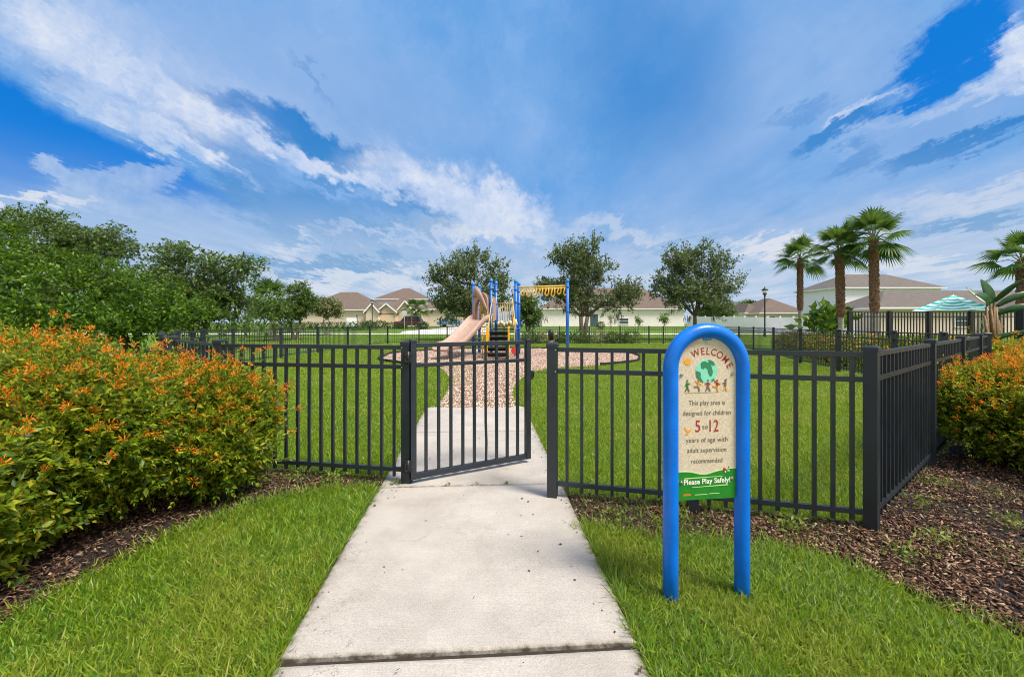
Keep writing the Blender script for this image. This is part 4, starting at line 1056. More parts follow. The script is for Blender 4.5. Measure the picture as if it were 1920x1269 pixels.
def leafy_shrub(x, y, lobes, n, mats, label, cat, group, seed, leaf=.08, flower=0, name='shrub', stems=True, flat=.3, shell=.5):
    rng = np.random.default_rng(seed)
    root = empty(name, (x, y, hgt(y)-.03), 0, label, cat, group); Lb = np.array(lobes, float)
    vol = Lb[:, 3]*Lb[:, 4]*Lb[:, 5]; k = rng.choice(len(Lb), n, p=vol/vol.sum()); d = unit(rng.normal(size=(n, 3)))
    wob = 1+.16*np.sin(d[:, 0]*6+k*2)*np.cos(d[:, 2]*5+d[:, 1]*4)
    p = Lb[k, :3]+d*Lb[k, 3:]*(rng.uniform(shell**2, 1, n)**.5*wob)[:, None]; g_ = p[:, 2] > .02; p = p[g_]; d = d[g_]
    V, F = stamp(LEAF_T, LEAF_F, p, d+rng.normal(size=p.shape)*.8, leaf*rng.uniform(.6, 1.3, len(p)), rng, rng.uniform(.9, 1.5, len(p)), flat=flat)
    np_build('foliage', V, F, mats, root)
    if flower:
        q = rng.choice(len(p), int(flower)); V, F = stamp(DIAM_T, DIAM_F, np.repeat(p[q]+d[q]*.05, 5, 0), rng.normal(size=(5*len(q), 3)), leaf*.8, rng)
        np_build('flowers', V, F, M['fireflower'], root)['kind'] = 'stuff'
    if stems:
        m = MB(); rr = random.Random(seed)
        for (dx, dy, z, rx, ry, rz) in lobes:
            for _ in range(4):
                a = rr.uniform(0, 6.28); m.tube([(dx*.8, dy*.8, -.05), (dx+math.cos(a)*rx*.5, dy+math.sin(a)*ry*.5, z+rz*.2)], [.02, .008], 5)
        m.build('stems', M['stem'], root)
    return root
# hedge with orange flowers outside the right run of the fence
rr = random.Random(8)
places = ['behind the corner of the fences', 'below the black pool fence', 'between the fence posts below the tallest palm', 'below the middle palm', 'in front of the middle palm trunk',
          'below the left palm', 'beside the left palm trunk', 'at the left end of the flowering hedge']
for i, (x, y) in enumerate([(9.9, 9.6), (10.25, 11.0), (10.6, 12.5), (10.95, 14.0), (11.4, 15.4), (12.0, 17.0), (12.6, 18.7), (13.3, 20.6)]):
    leafy_shrub(x, y, [(0, 0, .52, .62, .85, .48), (.5, .2, .55, .6, .8, .50)], 2600, M['firehedge'], 'clipped hedge shrub with orange flowers '+places[i], 'shrub', 'flowering hedge along the right fence', 40+i, .085, 60, 'hedge_shrub')
# low dark hedge outside the back fence
for i, x in enumerate([1.3, 2.5, 3.8, 4.9, 6.2, 7.3, 8.6]):
    leafy_shrub(x, 30.7, [(0, 0, .45, .75, .6, .48+.1*math.sin(i*2.2)), (.5*math.sin(i*5), .2, .40, .5, .5, .42)], 1100, M['crape'] if i % 3 == 1 else M['leftd'],
                'low dark shrub behind the back fence, '+['nearest the slide structure', 'second from the climbing frame', 'left of the single blue post', 'right of the single blue post', 'below the central oak', 'right of the central oak trunk', 'at the right end of its row'][i],
                'shrub', 'low shrubs behind the back fence', 60+i, .12, 0, 'low_shrub')

# ------------------------------------------------------------------ trees
def tree(name, x, y, lobes, trunk, n_twigs, per, leaf, twig, lm, label, cat='tree', group=None, seed=1, up=.5, bark='bark', droop=0, shell=.55, rootz=None, flat=.2, moss=0, spread=.9, nsub=9, flatz=.85, fr=(.30, .52)):
    """lobes: (dx, dy, z, rx, ry, rz) measured from the foot; trunk: (radius, fork height, [stem offsets])"""
    rng = np.random.default_rng(seed); rr = random.Random(seed)
    root = empty(name, (x, y, hgt(y)-.05), 0, label, cat, group); Lb = np.array(lobes, float)
    L0 = Lb; sub = []
    for j in range(len(L0)):
        dd = unit(rng.normal(size=(nsub, 3))); dd[:, 2] = dd[:, 2]*.9+.1
        for q in dd*rng.uniform(.35, .95, (nsub, 1)):
            f_ = rng.uniform(*fr); sub.append((*(L0[j, :3]+q*L0[j, 3:]), L0[j, 3]*f_, L0[j, 4]*f_, L0[j, 5]*f_*flatz))
    Lb = np.array(sub)
    vol = (Lb[:, 3]*Lb[:, 4]*Lb[:, 5])**.7; k = rng.choice(len(Lb), n_twigs, p=vol/vol.sum()); d = unit(rng.normal(size=(n_twigs, 3)))
    wob = 1+.18*np.sin(d[:, 0]*5+k*3)*np.cos(d[:, 2]*6+d[:, 1]*3)
    p = Lb[k, :3]+d*Lb[k, 3:]*(rng.uniform(shell**3, 1, n_twigs)**.333*wob)[:, None]
    td = unit(d*spread+np.array([0, 0, up])+rng.normal(size=p.shape)*.35); tl = twig*rng.uniform(.5, 1.3, n_twigs)
    t = rng.uniform(0, 1, (n_twigs, per)); sag = -droop*(t**2)
    q = p[:, None]+td[:, None]*(t*tl[:, None])[:, :, None]; q[:, :, 2] += sag*tl[:, None]
    q += rng.normal(size=q.shape)*leaf*.45
    ld = td[:, None]*.7+rng.normal(size=q.shape)*.8; ld[:, :, 2] -= droop*.5
    q = q.reshape(-1, 3); ld = ld.reshape(-1, 3); g_ = q[:, 2] > .25; q = q[g_]; ld = ld[g_]
    V, F = stamp(LEAF_T, LEAF_F, q, ld, leaf*rng.uniform(.6, 1.3, len(q)), rng, rng.uniform(.9, 1.6, len(q)), flat=flat)
    crown = np_build('crown', V, F, lm, root)
    r0, fork, offs = trunk
    m = MB()
    for (ox, oy) in offs:
        f = Vector((ox*1.2, oy*1.2, fork))
        m.tube([(ox*.4, oy*.4, -.2), (ox*.45, oy*.45, .15), (ox*.7, oy*.7, fork*.5), f], [r0*1.5, r0*1.1, r0*.95, r0*.8], 10)
        for j, (dx, dy, z, rx, ry, rz) in enumerate(lobes):
            if len(offs) > 1 and j % len(offs) != offs.index((ox, oy)): continue
            e = Vector((dx, dy, z)); md = f.lerp(e, .5)+Vector((rr.uniform(-.3, .3), rr.uniform(-.3, .3), .25*(e-f).length*.4))
            m.tube([f, md, e], [r0*.55, r0*.34, r0*.14], 7)
            for _ in range(6):
                a = Vector((rr.gauss(0, 1), rr.gauss(0, 1), rr.gauss(.3, .8))).normalized(); e2 = e+Vector((a.x*rx, a.y*ry, a.z*rz))*.85; s0 = md.lerp(e, rr.uniform(.2, 1))
                m.tube([s0, s0.lerp(e2, .5)+Vector((0, 0, .1)), e2], [r0*.16, r0*.10, r0*.03], 5)
    m.build('trunk', M[bark], root)
    if moss:
        Lb = L0; n = moss; k = rng.choice(len(Lb), n); a = rng.uniform(0, 6.28, n)
        q = Lb[k, :3]+np.stack([np.cos(a)*Lb[k, 3]*.5, np.sin(a)*Lb[k, 4]*.5, -Lb[k, 5]*rng.uniform(.5, .95, n)], 1); q = np.repeat(q, 10, 0)+rng.normal(size=(n*10, 3))*[.15, .15, .05]
        q = q[q[:, 2] > 1.6]; V, F = stamp(DIAM_T, DIAM_F, q, rng.normal(size=q.shape)*.15+np.array([0, 0, -1.]), rng.uniform(.3, .8, len(q)), rng, np.full(len(q), .18)); np_build('hanging_moss', V, F, M['moss'], root)['kind'] = 'stuff'
    return root
OK_ = 'live oaks beyond the back fence'
tree('oak_tree', PX(876, 35), 35, [(2.7, 0, 4.4, 1.1, .9, 1.0), (3.0, 0, 3.3, .9, .9, .7), (0, 0, 3.6, 1.9, 1.9, 1.9), (-1.7, .2, 3.0, 1.5, 1.4, 1.3), (1.7, .2, 3.3, 1.4, 1.4, 1.4), (-.1, 0, 5.6, 1.7, 1.5, 1.5), (-1.9, 0, 4.6, 1.0, 1, 1.1), (1.9, 0, 5.2, 1.2, 1.1, 1.2), (.4, .5, 6.4, 1.3, 1, .9), (-.6, 0, 2.3, 1.9, 1.6, .9), (-2.5, 0, 5.1, .6, .6, .9)],
     (.17, 1.9, [(0, 0)]), 800, 26, .19, .85, M['oak'], 'dark live oak with ragged crown behind the slide, left of three oaks', group=OK_, seed=21, up=.75, moss=16)
tree('oak_tree', PX(1092, 35), 35, [(0, 0, 3.8, 1.7, 1.6, 1.7), (-1.9, .2, 3.7, 1.4, 1.4, 1.3), (2.2, 0, 3.0, 1.9, 1.5, 1.0), (3.6, 0, 3.7, 1.2, 1, .8), (.1, 0, 5.8, 1.5, 1.4, 1.5), (-1.4, 0, 6.6, 1.1, 1, 1.0), (1.4, 0, 5.6, 1.3, 1.2, 1.1), (.4, 0, 7.4, 1.2, 1, 1.0), (-2.8, 0, 4.2, .8, .8, .6)],
     (.19, 2.0, [(-.1, 0), (.35, 0)]), 860, 26, .19, .85, M['oak'], 'tallest live oak, in the centre behind the yellow overhead ladder', group=OK_, seed=22, up=.7, moss=20)
tree('oak_tree', PX(1303, 35), 35, [(0, 0, 4.0, 1.9, 1.8, 1.7), (-2.2, 0, 3.9, 1.3, 1.3, 1.3), (2.1, .2, 4.0, 1.5, 1.4, 1.4), (.1, 0, 6.0, 1.8, 1.6, 1.4), (-1.3, 0, 6.1, 1.1, 1, 1.3), (2.2, 0, 5.7, 1.1, 1.1, 1.1), (.6, 0, 2.7, 2.2, 1.4, .7), (-2.9, 0, 5.0, .6, .6, .6)],
     (.17, 2.0, [(0, 0)]), 860, 26, .19, .85, M['oak'], 'live oak right of the centre before the white vinyl wall, behind the welcome sign', group=OK_, seed=23, up=.75, moss=18)
LG = 'dense green trees on the left beyond the fence'
def lobe_px(x0, y0, Y, specs, foot):
    return [(PX(px, Y+dy)-foot, dy, PZ(py, Y+dy)-hgt(Y), rx/800*Y, rx/800*Y*1.0, rz/800*Y) for px, py, rx, rz, dy in specs]
def left_tree(px, Y, specs, nt, lm, label, seed, leaf=.11, twig=.7, per=18, r0=.14, name='broad_tree', droop=.5, up=.15, group=LG, bark='bark', flat=.6):
    f = PX(px, Y); return tree(name, f, Y, lobe_px(px, 0, Y, specs, f), (r0, 1.3, [(-.3, 0), (.3, .1)]), int(nt*.88), int(per*1.4), leaf*1.30, twig, M[lm], label, group=group, seed=seed, up=up, droop=droop, bark=bark, flat=flat, flatz=.60, nsub=17, fr=(.20, .40))
left_tree(-60, 14, [(-60, 500, 110, 70, 0), (-140, 540, 120, 80, .5), (30, 560, 110, 60, -.3), (-40, 450, 80, 50, .6), (60, 610, 120, 50, 0)], 1100, 'left', 'bright green feathery tree at the far left edge over the orange shrub', 31, .10, .6)
left_tree(85, 18, [(70, 460, 90, 46, 0), (20, 415, 50, 24, .6), (80, 410, 34, 20, .2), (125, 430, 40, 20, .5), (180, 440, 44, 22, .4), (215, 470, 34, 22, .2), (150, 480, 60, 30, .3)], 900, 'leftd', 'tallest tree in the left mass with an uneven dark top', 32, .095, .7)
left_tree(120, 16.5, [(150, 530, 100, 48, -.5), (60, 550, 110, 55, -.8), (60, 500, 80, 34, -.3), (170, 590, 110, 40, -.4), (130, 495, 50, 24, 0)], 1100, 'left', 'bright feathery tree in front of the tallest dark one on the left', 44, .09, .75)
left_tree(245, 19, [(235, 545, 60, 40, 0), (290, 575, 80, 36, -.5), (220, 595, 100, 30, 0)], 800, 'left', 'green tree lower in the left mass, in front of the dark arching one', 33, .115, .75)
left_tree(370, 22, [(330, 480, 45, 26, 0), (380, 520, 70, 45, .4), (430, 500, 48, 30, 0), (340, 560, 80, 38, -.4), (440, 560, 70, 36, .3), (470, 500, 26, 10, 0), (300, 520, 40, 30, .6), (410, 595, 90, 20, 0)], 1000, 'leftd', 'dark green arching tree right of the left mass, sky showing through its top', 34, .125, .8)
left_tree(520, 34, [(515, 585, 34, 20, 0), (490, 572, 28, 18, .5)], 300, 'leftd', 'small round green tree left of the pale crape tree', 35, .15, .6, r0=.12)
left_tree(553, 36, [(556, 572, 30, 24, 0), (560, 545, 18, 18, .2), (548, 590, 28, 12, 0), (576, 560, 16, 14, 0)], 320, 'leftd', 'small dark tree with a tufted top beside the tan rooftops', 36, .15, .6, r0=.12, up=.6, droop=0)
left_tree(612, 44, [(612, 580, 28, 16, 0), (598, 576, 18, 13, 0), (628, 578, 18, 13, 0)], 420, 'crape', 'pale flowering olive tree with several thin stems before the tan house', 37, .17, .5, r0=.08, group=None, bark='barkl', name='crape_tree', up=.5, droop=0)
# trees standing among the houses
left_tree(990, 52, [(988, 570, 18, 22, 0), (998, 595, 16, 16, 0), (980, 590, 14, 18, 0)], 260, 'leftd', 'green tree between the climbing frame and the white house', 38, .22, .8, r0=.12, group=None, up=.5)
left_tree(1345, 62, [(1345, 583, 22, 9, 0), (1362, 585, 15, 8, 0), (1325, 585, 14, 8, 0)], 240, 'left', 'round green tree showing over the white vinyl wall', 39, .22, .6, r0=.12, group=None)
left_tree(1395, 110, [(1390, 574, 16, 5, 0), (1410, 573, 12, 5, 0)], 120, 'leftd', 'distant dark treetop behind the rooftops left of the street lamp', 49, .5, .9, r0=.2, group=None)

def sapling(px, Y, h, label, lm='left', w=.35, n=60, seed=50, cat='young tree'):
    tree('sapling', PX(px, Y), Y, [(0, 0, h*.62, w, w, h*.36), (w*.4, 0, h*.5, w*.7, w*.7, h*.25)], (.035, h*.3, [(0, 0)]), n, 10, .16, .35, M[lm], label, cat=cat, seed=seed, up=.9)
sapling(1197, 58, 1.9, 'thin young tree on the lawn before the white house, left of the bushier one', seed=51)
sapling(1245, 57, 2.2, 'bushy young tree on the lawn before the white house near the welcome sign', w=.6, n=90, seed=52)
sapling(1145, 60, 1.9, 'sparse yellow green sapling beside the window of the white house', 'crape', .25, 30, 53)
leafy_shrub(PX(1126, 62), 62, [(0, 0, .55, .65, .6, .55)], 500, M['leftd'], 'round shrub beside the dark door of the white house', 'shrub', None, 54, .18)
for (px, Y, w, h, lab, sd) in ((693, 66, .9, 1.2, 'brownish clipped shrub at the corner of the tan house by the lamp', 55), (713, 66, 1.0, 1.2, 'dark round shrub left of the tan garage', 56), (733, 64, 1.3, .95, 'wide low shrub in front of the tan garage', 57),
                               (752, 63, 1.0, .8, 'low shrub in front of the maroon car', 58), (793, 62, .8, 1.0, 'round green bush right of the maroon car', 59)):
    leafy_shrub(PX(px, Y), Y, [(0, 0, h*.5, w, w*.8, h*.5)], 600, M['hedge' if sd != 55 else 'stem'] if sd != 55 else M['hedge'], lab, 'shrub', 'shrubs in front of the tan houses', sd, .2)
def hedge_row():
    r = leafy_shrub(PX(600, 58), 58, [(i*.9, 0, .55, .7, .55, .55) for i in range(-6, 9)], 5200, M['hedge'], 'long dark clipped hedge under the pale crape tree', 'hedge', None, 70, .17, name='hedge', stems=False)
hedge_row()
leafy_shrub(PX(400, 50), 50, [(i*1.6, 0, .6, 1.2, .9, .7) for i in range(-8, 7)], 5200, M['leftd'], 'dark shady undergrowth under the green trees at the left', 'shrub', None, 71, .22, name='undergrowth', stems=False)

# ------------------------------------------------------------------ palms
def palm(px, Y, crown_py, r0, label, seed, R_=1.35, n=30, boots=True, foot=None, lowz=1.9, group='fan palms by the pool fence'):
    rng = np.random.default_rng(seed); rr = random.Random(seed)
    x = PX(px, Y); zc = PZ(crown_py, Y)-hgt(Y); root = empty('palm_tree', (x, Y, hgt(Y)-.03), 0, label, 'palm tree', group)
    lean = (rr.uniform(-.15, .15), rr.uniform(-.1, .1)); m = MB()
    zt = zc-.25
    pts = [(lean[0]*t*t, lean[1]*t*t, zt*t) for t in (0, .1, .25, .5, .75, .9, 1)]
    m.tube(pts, [r0*1.15, r0*.85, r0*.75, r0*.8, r0*.85, r0*.9, r0*.6], 14); trunk = m.build('trunk', M['barkl'], root)
    if boots:
        m = MB(); i = 0; z = lowz
        while z < zt:
            for s_ in range(7):
                a = i*2.4+s_*6.283/7+rr.uniform(-.15, .15); t = z/zt; c = Vector((lean[0]*t*t, lean[1]*t*t, z+rr.uniform(-.05, .05)))
                o = Vector((math.cos(a), math.sin(a), 0)); ln = rr.uniform(.22, .38); w = rr.uniform(.045, .07)
                b0 = c+o*r0*.50; b1 = c+o*(r0*.80+ln*.16)+Vector((0, 0, ln)); sd = Vector((-math.sin(a), math.cos(a), 0))
                # each boot is a split wedge widening downward
                vs = [b0+sd*w*1.5, b0-sd*w*1.5, b0-sd*w*1.4+o*.05, b0+sd*w*1.4+o*.05, b1+sd*w*.6, b1-sd*w*.6, b1-sd*w*.6+o*.03, b1+sd*w*.6+o*.03]
                m.add(vs, [(0, 1, 5, 4), (1, 2, 6, 5), (2, 3, 7, 6), (3, 0, 4, 7), (3, 2, 1, 0)], 0); m.add(vs[4:], [(0, 1, 2, 3)], 1)
            z += .115; i += 1
        m.build('boots', [M['boot'], M['bootl']], trunk)
    Vs, Fs = [], []; o = 0; pm = MB()
    hub = np.array([lean[0], lean[1], zc])
    for i in range(n):
        a = i*2.399+rr.uniform(-.2, .2); el = R(-30+112*((i+.5)/n)**.95)+rr.uniform(-.1, .1)
        d = np.array([math.cos(a)*math.cos(el), math.sin(a)*math.cos(el), math.sin(el)])
        pl = R_*rr.uniform(.50, .70); sagv = np.array([0, 0, -.22*math.cos(el)])
        tip = hub+d*pl+sagv*pl
        pm.tube([hub-d*.1+np.array([0, 0, -.1]), hub+d*pl*.5, tip], [.022, .017, .012], 5)
        d2 = unit((d+sagv*1.6)[None])[0]; sd = np.cross(d2, [0, 0, 1.]); sd = sd/np.linalg.norm(sd); up = np.cross(sd, d2)
        roll = rr.uniform(-.4, .4); sd, up = sd*math.cos(roll)+up*math.sin(roll), up*math.cos(roll)-sd*math.sin(roll)
        ns = 26; L = R_*rr.uniform(.62, .80)
        for k in range(ns):
            th = R(-105+210*k/(ns-1)); dd = d2*math.cos(th)+sd*math.sin(th)
            ll = L*(.72+.28*math.cos(th))*rr.uniform(.9, 1.05); w = ll*.040
            nv = up+dd*.1; cs = np.cross(dd, nv); cs /= np.linalg.norm(cs)
            fold = abs(math.sin(th))*.10*ll
            b0 = tip; b1 = tip+dd*ll*.55+up*(-.02-.10*abs(math.sin(th)))*ll; b2 = tip+dd*ll*.97+np.array([0, 0, -.16-.10*rr.random()])*ll+up*(-.12*abs(math.sin(th)))*ll
            Vs += [b0-cs*w*.25, b0+cs*w*.25, b1-cs*w, b1+cs*w, b2]; Fs += [(o, o+1, o+3), (o, o+3, o+2), (o+2, o+3, o+4)]; o += 5
    np_build('fronds', np.array(Vs), np.array(Fs), M['palm'], root); pm.build('petioles', M['petiole'], root)
    # a few dry brown strands at the crown base
    return root
palm(1500, 26, 482, .13, 'shortest fan palm with a smooth pale lower trunk, leftmost of the palms', 81, 1.30, 19, lowz=2.2)
palm(1577, 22, 468, .17, 'middle fan palm with a thick rough trunk, between two other palms', 82, 1.40, 25, lowz=1.75)
palm(1640, 20, 446, .16, 'tallest fan palm with rough brown trunk, behind the black pool fence', 83, 1.40, 25, lowz=1.9)
palm(1918, 18, 488, .17, 'fan palm cut by the right edge of the view behind the broad leaved plant', 84, 1.25, 18, lowz=1.6)
tree('banana_plant', PX(1545, 24.5), 24.5, [(0, 0, 1.6, .8, .6, .6), (.5, 0, 1.3, .6, .6, .5), (-.4, 0, 1.3, .5, .5, .5)], (.09, .8, [(0, 0)]), 46, 7, .55, .5, M['left'], 'leafy green plant behind the white wall between the left two palms', 'plant', None, 85, .6)
for (px, lab, sd) in ((772, 'small feathery palm left of the beige house, behind the maroon car', 86), (790, 'small feathery palm with a thin trunk beside the driveway', 87)):
    palm(px, 66, 579, .10, lab, sd, 1.55, 13, boots=False, group='small palms before the beige house')
palm(508, 40, 560, .14, 'feathery palm rising between the dark trees on the left', 88, 2.0, 26, boots=False, group=None)

def broad_plant(px, Y):
    x = PX(px, Y); root = empty('bird_of_paradise_plant', (x, Y, -.03), 0, 'tall plant with huge paddle leaves and orange brown base by the pool fence', 'plant')
    def leaf(base, mid, tip, w, bend=.1, nv=Vector((0, -1, .2))):
        m = MB(); b, md, t = Vector(base), Vector(mid), Vector(tip)
        vs = []; n = 14
        for i in range(n+1):
            s_ = i/n; c = (b*(1-s_)**2+md*2*s_*(1-s_)+t*s_**2); d = ((md-b)*(1-s_)+(t-md)*s_).normalized(); sx = d.cross(nv).normalized(); up = sx.cross(d)
            ww = w*(math.sin(math.pi*min(1, s_*.92+.08))**.7)*(1-.25*s_)
            vs += [c-sx*ww+up*ww*.28, c, c+sx*ww+up*ww*.28]
        o = [(i*3+k, i*3+k+1, i*3+4+k, i*3+3+k) for i in range(n) for k in range(2)]
        m.add(vs, o, 0, True); ob = m.build('leaf', M['banana'], root); md_ = ob.modifiers.new('s', 'SOLIDIFY'); md_.thickness = .004
    def q(px_, py_): return (PX(px_, Y)-x, 0, PZ(py_, Y)+.03)
    def L(b, m_, t, w, dy=0): b, m_, t = [Vector(q(*k)) for k in (b, m_, t)]; m_.y += dy*.5; t.y += dy; leaf(b, m_, t, w)
    L((1858, 569), (1852, 548), (1838, 523), .18); L((1864, 566), (1872, 545), (1897, 524), .085, -.3); L((1850, 575), (1835, 552), (1797, 555), .13, -.4)
    L((1868, 575), (1895, 546), (1935, 552), .095, -.3); L((1870, 590), (1890, 566), (1945, 582), .10, -.5); L((1856, 572), (1857, 560), (1848, 535), .12, .5); L((1840, 640), (1865, 625), (1800+104, 616), .07, -.6)
    L((1838, 618), (1825, 606), (1800, 604), .10, -.5)
    m = MB()
    for i, (dx, tx, ty) in enumerate(((0, 1858, 569), (.1, 1864, 566), (-.1, 1850, 575), (.15, 1868, 575), (.2, 1870, 590), (.05, 1857, 572), (-.15, 1846, 592), (.22, 1872, 600))):
        t = Vector(q(tx, ty)); b = Vector((-.02+dx*.5, 0, 0)); m.tube([b, b.lerp(t, .5)+Vector((dx*.15, -.02*i, 0)), t], [.065, .05, .025], 8)
    m.build('stalks', M['sheath'], root)
broad_plant(1855, 11.5)

# ------------------------------------------------------------------ pool fence, umbrella
PFk = dict(zs=(1.84, 1.66, .12), zlow=.05, pitch=.135, pw=.03, rw=.04, gap=.05)
fence_run([(13.6, 17.2), (15.3, 17.3), (17.0, 17.4), (18.6, 17.3), (20.3, 17.1), (22.0, 16.9), (24, 16.7)], 'tall black pool fence below the teal striped umbrella, facing the park', 'black fences round the pool', mats=M['poolfence'], pk=PFk, post=dict(w=.11, top=1.88))
0 and fence_run([(13.6, 17.2), (14.8, 19.6), (16.4, 22.0), (18.4, 24.2)], 'tall black pool fence return behind the tallest palm', 'black fences round the pool', first=False, mats=M['poolfence'], pk=PFk, post=dict(w=.11, top=1.88))
fence_run([(14.6, 12.2), (15.8, 12.3), (17.0, 12.4)], 'dark pool fence stretch at the right edge behind the broad leaved plant', 'black fences round the pool', mats=M['poolfence'], pk=PFk, post=dict(w=.14, top=1.80))
def umbrella():
    Y = 20.2; x = PX(1787, Y); r = empty('pool_umbrella', (x, Y, -.03), 0, 'teal and white striped umbrella above the black pool fence', 'umbrella')
    m = bpy.data.materials.new('teal_stripes'); m.use_nodes = True; g = NT(m.node_tree); p = g.n['Principled BSDF']
    at = g.node('ShaderNodeAttribute', attribute_name='ring').outputs['Fac']
    fr = g.m('FRACT', g.m('MULTIPLY', at, 5.5)); g.set(p.inputs['Base Color'], g.mix(g.mr(fr, .47, .53), (.70, .80, .80), (.015, .46, .42))); p.inputs['Roughness'].default_value = .8
    V = []; ring = []; n = 8; nr = 12; sub = 6
    rot0 = .39
    zt = 2.74; ze = 2.02; Rr = 1.52
    for j in range(nr+1):
        t = j/nr
        for k in range(n*sub):
            s_ = (k % sub)/sub; a0 = rot0+2*math.pi*(k//sub)/n; a1 = a0+2*math.pi/n
            rx = Rr*t*((1-s_)*math.cos(a0)+s_*math.cos(a1)); ry = Rr*t*((1-s_)*math.sin(a0)+s_*math.sin(a1))
            z = zt-(zt-ze)*t**1.05-.10*math.sin(math.pi*s_)*t*math.sin(math.pi*min(1, t*.9))
            V.append((rx, ry, z)); ring.append(t)
    w = n*sub; F = [(j*w+k, j*w+(k+1) % w, (j+1)*w+(k+1) % w, (j+1)*w+k) for j in range(nr) for k in range(w)]
    me = bpy.data.meshes.new('canopy'); me.from_pydata(V, [], F); me.materials.append(m); at_ = me.attributes.new('ring', 'FLOAT', 'POINT'); at_.data.foreach_set('value', ring); me.update()
    o = bpy.data.objects.new('canopy', me); COL.objects.link(o); o.parent = r; md = o.modifiers.new('s', 'SOLIDIFY'); md.thickness = .008
    b = MB(); b.tube([(0, 0, 0), (0, 0, 2.78)], .025, 10); b.build('pole', M['trim'], r)
    b = MB()
    for k in range(n): a = rot0+2*math.pi*k/n; b.bar((0, 0, 2.68), (Rr*.97*math.cos(a), Rr*.97*math.sin(a), 1.99), .02, .02)
    b.build('ribs', M['trim'], r)
    b = MB(); b.lathe((0, 0, 0), [(.30, 0), (.30, .06), (.08, .10), (.05, .22)], 16); b.build('base', M['deck'], r)
umbrella()

# ------------------------------------------------------------------ lamps, road sign
def lamp(px, Y, h, label):
    x = PX(px, Y); r = empty('street_lamp', (x, Y, hgt(Y)-.03), 0, label, 'street lamp', 'post top street lamps')
    m = MB(); m.lathe((0, 0, 0), [(.16, 0), (.16, .12), (.11, .2), (.10, .7), (.065, .8), (.055, h-.9), (.09, h-.85), (.06, h-.75)], 12); m.build('pole', M['black'], r)
    m = MB(); m.lathe((0, 0, 0), [(.07, h-.75), (.19, h-.66), (.20, h-.60)], 10); m.build('collar', M['black'], r)
    m = MB(); m.lathe((0, 0, 0), [(.15, h-.60), (.25, h-.28)], 10); m.build('lens', M['lens'], r)
    m = MB(); m.lathe((0, 0, 0), [(.30, h-.28), (.27, h-.20), (.12, h-.12), (.05, h-.02), (.02, h+.10)], 12); m.build('cap', M['black'], r)
lamp(1434, 41, 4.75, 'black lantern street lamp between the welcome sign and the palms')
lamp(698, 66, 4.4, 'distant black lantern street lamp in front of the tan house')
def road_sign():
    Y = 60; x = PX(758, Y); r = empty('road_sign', (x, Y, hgt(Y)-.03), 0, 'small road sign seen from its grey back beside the maroon car', 'sign')
    m = MB(); m.box((0, 0, 1.3), (.06, .06, 2.6)); m.build('post', M['signgrey'], r)
    m = MB(); m.plate([(.42*math.cos(R(22.5+45*i)), 2.3+.42*math.sin(R(22.5+45*i))) for i in range(8)][::-1], -.05, -.03); m.build('plate', M['signgrey'], r)
road_sign()

# ------------------------------------------------------------------ cars
def car(px, Y, rz, L, paint, label, suv=False):
    x = PX(px, Y); r = empty('parked_car', (x, Y, hgt(Y)+.01), rz, label, 'car')
    hh = 1.75 if suv else 1.42; w = .88; sill = .32; belt = .98 if suv else .88
    body = [(-L/2, sill), (-L/2, .72), (-L/2+.08, belt-.05), (-L/2+.9, belt), (L/2-(.25 if suv else .55), belt+.02), (L/2-.03, belt-.08), (L/2, .6), (L/2-.05, sill)]
    m = MB(); m.plate(body[::-1], -w, w); m.build('body', M[paint], r, bevel=.06)
    roof = [(-L/2+1.0, belt-.02), (-L/2+1.75, hh), (L/2-(.75 if suv else 1.35), hh), (L/2-(.2 if suv else .6), belt)]
    m = MB(); m.plate(roof[::-1], -w+.12, w-.12); m.build('glasshouse', M['glass'], r, bevel=.05)
    m = MB(); m.plate([(-L/2+1.62, hh-.06), (-L/2+1.75, hh+.025), (L/2-(.75 if suv else 1.35), hh+.025), (L/2-(.62 if suv else 1.2), hh-.06)][::-1], -w+.10, w-.10)
    for s_ in (-1, 1):
        for xx in (-L/2+1.7, 0, L/2-(.8 if suv else 1.4)): m.box((xx, s_*(w-.115), (belt+hh)/2), (.07, .03, hh-belt))
    m.build('roof', M[paint], r)
    for sx in (-L/2+.85, L/2-.85):
        for s_ in (-1, 1):
            m = MB(); m.tube([(sx, s_*(w-.18), .33), (sx, s_*(w+.02), .33)], .33, 18); wh = m.build('wheel', M['tyre'], r)
            m = MB(); m.tube([(sx, s_*(w+.02), .33), (sx, s_*(w+.035), .33)], .20, 14); m.build('rim', M['rim'], wh)
    for s_ in (-1, 1):
        m = MB(); m.box((-L/2-.01, s_*(w-.22), .68), (.04, .30, .14)); m.build('headlight', M['lens'], r)
        m = MB(); m.box((L/2+.005, s_*(w-.15), .75), (.04, .18, .2)); m.build('tail_light', M['taill'], r)
car(768, 68, R(-8), 4.6, 'carmaroon', 'maroon car parked in front of the tan house garage', True)
car(846, 71, R(172), 4.5, 'carblue', 'light blue car parked beyond the slide before the beige house')
car(1000, 72, R(80), 4.6, 'tyre', 'dark car in shade left of the white house')

